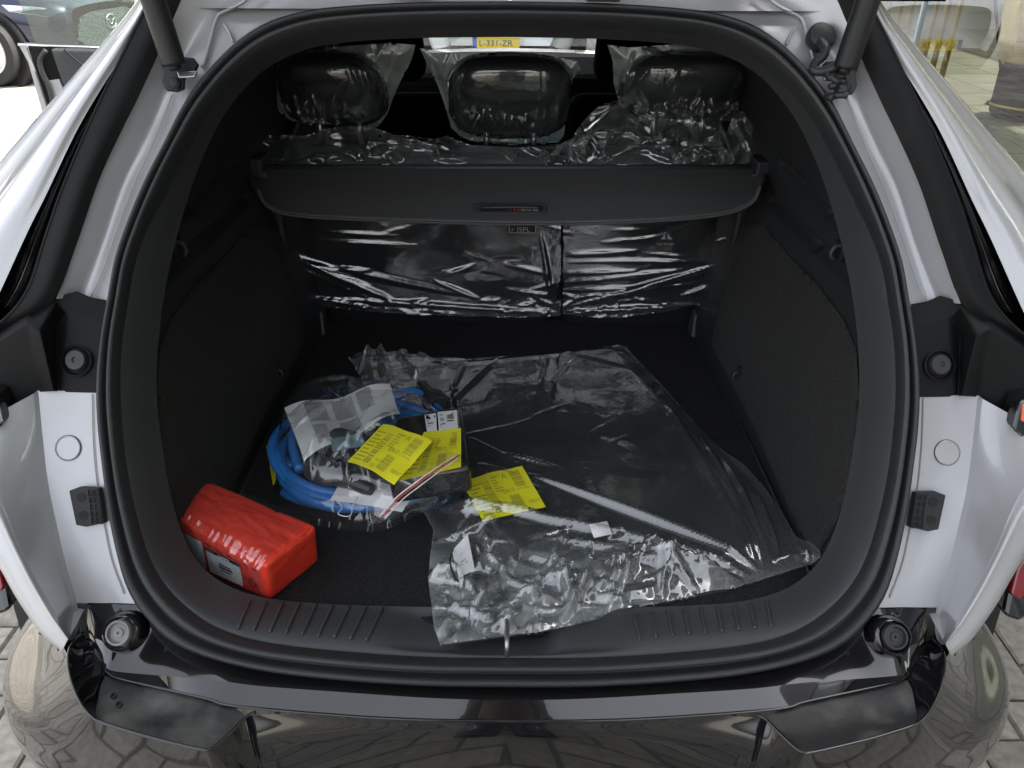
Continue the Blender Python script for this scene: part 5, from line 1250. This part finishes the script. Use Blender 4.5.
# =================================================================== PARKED CARS
def wheel(par, c, ax, r=.34, w_=.21):
    wr = lathe('wheel', [(r*.62, -w_/2), (r*.96, -w_/2), (r, -w_*.35), (r, w_*.35), (r*.96, w_/2), (r*.72, w_*.5), (r*.69, w_*.42), (r*.67, w_*.2)], c, ax, M['tyre'], par, 36)
    a, b, n_ = frame_of(V(ax))
    lathe('rim', [(r*.70, w_*.40), (r*.68, w_*.45), (r*.64, w_*.42), (r*.62, .0)], c, ax, M['alloy'], wr, 36)
    lathe('brake_disc', [(r*.5, .0), (r*.5, .01), (.001, .012)], c, ax, M['hole'], wr, 24)
    for k in range(5):
        th = 2*PI*k/5+.3
        for dth in (-.13, .13):
            d0 = a*math.cos(th)+b*math.sin(th); d1 = a*math.cos(th+dth*1.6)+b*math.sin(th+dth*1.6); t = d0.cross(n_)
            p0 = c+n_*(w_*.42)+d0*r*.12; p1 = c+n_*(w_*.40)+d1*r*.66
            tt = (p1-p0).cross(n_).normalized()
            prism('spoke', [p0-tt*.016, p1-tt*.020, p1+tt*.020, p0+tt*.016], n_*-.03, M['alloy'], wr, .003)
    lathe('hub', [(r*.16, w_*.36), (r*.15, w_*.46), (.001, w_*.47)], c, ax, M['alloy'], wr, 16)
def parked_car(root, X, Y, heading, paint, grille=True, sc=1.0):
    """local frame: nose at +x"""
    R = Matrix.Translation(V((X, Y, 0))) @ Matrix.Rotation(heading, 4, 'Z')
    T = lambda p: R @ (V(p)*sc)
    # stations along the length: (x, [(half width, z)...] from sill to bonnet/roof centre)
    ST = [(2.08, [(.55, .30), (.60, .42), (.60, .60), (.55, .70), (.35, .73), (.0, .74)]),
          (2.00, [(.72, .25), (.78, .42), (.78, .62), (.70, .76), (.40, .80), (.0, .81)]),
          (1.75, [(.82, .22), (.88, .42), (.88, .66), (.80, .82), (.45, .87), (.0, .88)]),
          (1.30, [(.84, .22), (.90, .45), (.90, .74), (.82, .90), (.45, .95), (.0, .96)]),
          (.85, [(.84, .22), (.90, .45), (.90, .80), (.80, .95), (.45, 1.01), (.0, 1.02)]),
          (.30, [(.84, .22), (.90, .45), (.90, .86), (.70, 1.20), (.45, 1.36), (.0, 1.38)]),
          (-.50, [(.84, .22), (.90, .45), (.90, .90), (.66, 1.34), (.42, 1.46), (.0, 1.48)]),
          (-1.4, [(.84, .22), (.90, .45), (.90, .94), (.66, 1.28), (.42, 1.40), (.0, 1.42)]),
          (-2.1, [(.74, .28), (.80, .45), (.80, .90), (.60, 1.05), (.40, 1.12), (.0, 1.13)])]
    rows = []
    for x, sec in ST:
        L = [V((x, -a, z)) for a, z in sec]; h = spline(L, 16); rows.append(h+[V((p.x, -p.y, p.z)) for p in h[:-1]][::-1])
    vs = [T(p) for r in rows for p in r]; nc = len(rows[0])
    fs = grid_faces(len(rows), nc); fs.append(tuple(range(nc))); fs.append(tuple((len(rows)-1)*nc+k for k in range(nc)))
    o = mesh('body', vs, fs, paint, root); sb = o.modifiers.new('s', 'SUBSURF'); sb.levels = 1; sb.render_levels = 1
    for sy in (-1, 1):
        for wx in (1.30, -1.30):
            c = T((wx, sy*.80, .34)); ax = (R.to_3x3() @ V((0, sy, 0)))
            lathe('wheel_arch', [(.42*sc, -.02), (.425*sc, .115), (.40*sc, .125), (.39*sc, .10), (.001, .09)], c, ax, M['hole'], root, 32)
            wheel(root, c+ax*.10, ax, .335*sc, .21)
    for sy in (-1, 1):
        prism('headlight', [T((2.06, sy*.42, .66)), T((2.01, sy*.62, .70)), T((1.84, sy*.80, .74)), T((1.55, sy*.885, .76)), T((1.62, sy*.89, .70)), T((1.90, sy*.80, .66)), T((2.04, sy*.60, .62))], (R.to_3x3()@V((.02, sy*.02, .01))), M['lamp'], root, .004)
        a = [T((.22, sy*.80, 1.02)), T((-.5, sy*.80, 1.02)), T((-.5, sy*.68, 1.34)), T((.2, sy*.72, 1.24))]
        prism('side_window', a, R.to_3x3()@V((0, sy*.02, 0)), M['hole'], root)
    if grille:
        g = prism('grille', [T((2.085, -.50, .62)), T((2.06, -.58, .42)), T((2.08, -.40, .32)), T((2.08, .40, .32)), T((2.06, .58, .42)), T((2.085, .50, .62)), T((2.09, .3, .665)), T((2.09, -.3, .665))], R.to_3x3()@V((.02, 0, 0)), M['grille'], root, .004)
        e0 = T((2.12, 0, .55)); nx = R.to_3x3()@V((1, 0, 0)); a, b, n_ = frame_of(nx)
        tube('badge_ring', [e0+a*(.085*math.cos(k*PI/10))+b*(.068*math.sin(k*PI/10)) for k in range(20)], .007, M['chrome'], g, seg=6, smooth=False, closed=True)
        tube('badge_wing', [e0+a*-.075+b*.02, e0+a*-.035+b*.012, e0+b*-.030, e0+a*.035+b*.012, e0+a*.075+b*.02], .006, M['chrome'], g, seg=6, n=16)
    prism('windscreen', [T((.80, -.66, 1.04)), T((.80, .66, 1.04)), T((.32, .55, 1.345)), T((.32, -.55, 1.345))], R.to_3x3()@V((.03, 0, .03)), M['hole'], root)
    prism('mirror', [T((.55, -.95, 1.0)), T((.55, -1.08, 1.02)), T((.55, -1.08, 1.12)), T((.55, -.95, 1.10))], R.to_3x3()@V((.10, 0, 0)), paint, root, .02)
    return T, R
# the wheel nearest us stands on the paving at pixel (-6,86)
al = math.radians(-9); wx_ = PZ(0, 86, 0)
off = Matrix.Rotation(al, 3, 'Z')@V((1.30, -.92, 0))
bcar = empty('parked_car', (wx_.x-off.x, wx_.y-off.y, 0)); tag(bcar, 'dark blue parked car with winged oval badge in its grille, behind the open door', 'car')
parked_car(bcar, wx_.x-off.x, wx_.y-off.y, al, M['bluepaint'])
# white car ahead, seen through the windscreen: yellow plate
pp = PY(496, 42.5, 9.6)
wcar = empty('parked_car', (pp.x, 9.6+2.2, 0)); tag(wcar, 'white car with a yellow number plate, seen through the windscreen between the headrests', 'car')
T, R = parked_car(wcar, pp.x+.05, 9.62+2.12, -PI/2, M['whitepaint'], False)
pl_ = box('number_plate', (pp.x-.26, 9.58, pp.z-.055), (pp.x+.26, 9.595, pp.z+.055), M['plateY'], wcar)
box('plate_band', (pp.x-.26, 9.575, pp.z-.055), (pp.x-.215, 9.5795, pp.z+.055), M['plateB'], pl_)
c4 = [(pp.x-.20, 9.574, pp.z-.045), (pp.x+.25, 9.574, pp.z-.045), (pp.x+.25, 9.574, pp.z+.045), (pp.x-.20, 9.574, pp.z+.045)]
printed('plate_text', [glyphs('L-331-ZR', .02, .12, 1.0, .24)], bil(c4), M['ink'], pl_)

# =================================================================== THE PHOTOGRAPHER (mirrored in the bumper)
per = empty('person', (0, -.28, 0)); tag(per, 'person in dark trousers and black shoes with white laces, mirrored in the black bumper', 'person')
def skinned(name, verts, edges, mat, parent, lv=2):
    me = bpy.data.meshes.new(name); me.from_pydata([v[0] for v in verts], edges, []); o = link(name, me, mat, parent, False)
    sk = o.modifiers.new('skin', 'SKIN'); sk.use_smooth_shade = True
    for i, v in enumerate(verts):
        r = v[1]; o.data.skin_vertices[0].data[i].radius = r if isinstance(r, tuple) else (r, r)
    o.data.skin_vertices[0].data[0].use_root = True
    sb = o.modifiers.new('sub', 'SUBSURF'); sb.levels = lv; sb.render_levels = lv; return o
yb = -.38
vb_ = [((0, yb, .95), (.16, .11)), ((0, yb, 1.12), (.14, .10)), ((0, yb+.02, 1.30), (.16, .11)), ((0, yb+.03, 1.42), (.13, .09)), ((0, yb+.06, 1.50), .055), ((0, yb+.09, 1.60), (.075, .09)), ((0, yb+.10, 1.70), (.07, .085)),
      ((-.10, yb, .88), .095), ((-.09, yb+.12, .50), .062), ((-.08, yb+.16, .10), .04), ((.10, yb, .88), .095), ((.09, yb+.12, .50), .062), ((.08, yb+.16, .10), .04),
      ((-.19, yb+.03, 1.38), .055), ((-.24, yb+.06, 1.14), .042), ((-.11, yb+.26, 1.36), .026), ((-.085, yb+.30, 1.43), .022), ((.19, yb+.03, 1.38), .055), ((.24, yb+.06, 1.14), .042), ((.11, yb+.26, 1.36), .026), ((.085, yb+.30, 1.43), .022)]
eb = [(0, 1), (1, 2), (2, 3), (3, 4), (4, 5), (5, 6), (0, 7), (7, 8), (8, 9), (0, 10), (10, 11), (11, 12), (3, 13), (13, 14), (14, 15), (15, 16), (3, 17), (17, 18), (18, 19), (19, 20)]
skinned('body', vb_, eb, M['skin'], per)
vt_ = [((0, yb, .97), (.175, .125)), ((-.10, yb, .86), .112), ((-.09, yb+.12, .50), .082), ((-.08, yb+.155, .12), .068), ((.10, yb, .86), .112), ((.09, yb+.12, .50), .082), ((.08, yb+.155, .12), .068)]
skinned('trousers', vt_, [(0, 1), (1, 2), (2, 3), (0, 4), (4, 5), (5, 6)], M['jeans'], per)
vj = [((0, yb, .98), (.19, .14)), ((0, yb, 1.14), (.17, .125)), ((0, yb+.02, 1.30), (.185, .13)), ((0, yb+.03, 1.41), (.15, .10)), ((-.19, yb+.03, 1.38), .07), ((-.25, yb+.06, 1.14), .056), ((-.115, yb+.28, 1.385), .042), ((.19, yb+.03, 1.38), .07), ((.25, yb+.06, 1.14), .056), ((.115, yb+.28, 1.385), .042)]
skinned('jacket', vj, [(0, 1), (1, 2), (2, 3), (3, 4), (4, 5), (5, 6), (3, 7), (7, 8), (8, 9)], M['jacket'], per)
lathe('hair', [(.088, .02), (.092, .06), (.075, .11), (.03, .135), (.001, .138)], V((0, yb+.085, 1.62)), V((0, 0, 1)), M['hair'], per, 20)
for s in (-1, 1):
    for k in range(4):
        fx = s*(.085-.010*0); z0 = 1.405+k*.019
        skinned('finger', [((s*.088, yb+.30, z0), .009), ((s*.075, yb+.335, z0+.004), .008), ((s*.050, yb+.338, z0+.004), .007), ((s*.032, yb+.325, z0+.002), .006)], [(0, 1), (1, 2), (2, 3)], M['skin'], per, 1)
    skinned('thumb', [((s*.085, yb+.285, 1.41), .010), ((s*.065, yb+.275, 1.40), .009), ((s*.045, yb+.28, 1.405), .008)], [(0, 1), (1, 2)], M['skin'], per, 1)
    cx = s*.078
    vsx = []; 
    secs = [(-.30, .030, .055), (-.26, .042, .075), (-.20, .042, .085), (-.13, .043, .080), (-.06, .048, .062), (.0, .046, .050), (.03, .030, .034)]
    for (dy, w2, h2) in secs:
        y = yb+.30+dy+.12
        for k in range(12):
            a = 2*PI*k/12; vsx.append((cx+w2*math.cos(a), y, .022+max(-.020, h2*.5+h2*.5*math.sin(a))))
    sh = mesh('shoe', vsx, grid_faces(len(secs), 12, True)+[tuple(range(12)), tuple((len(secs)-1)*12+k for k in range(12))], M['shoe'], per); sb = sh.modifiers.new('s', 'SUBSURF'); sb.render_levels = 1
    box('sole', (cx-.047, yb+.12, 0), (cx+.047, yb+.45, .022), M['shoe'], sh, .008)
    for k in range(6):
        y = yb+.25+k*.022; z = .112-k*.009
        tube('lace', [(cx-.032, y, z-.016), (cx, y+.008*(-1)**k, z), (cx+.032, y+.012, z-.016)], .005, M['lace'], sh, seg=6, n=10)
        tube('lace', [(cx+.032, y, z-.016), (cx, y+.008, z+.002), (cx-.032, y+.016, z-.014)], .005, M['lace'], sh, seg=6, n=10)
cam_o = box('compact_camera', (-.05, -.062, 1.45), (.05, -.035, 1.52), M['garn'], None, .006); tag(cam_o, 'small black compact camera in the photographer\'s hands', 'camera')
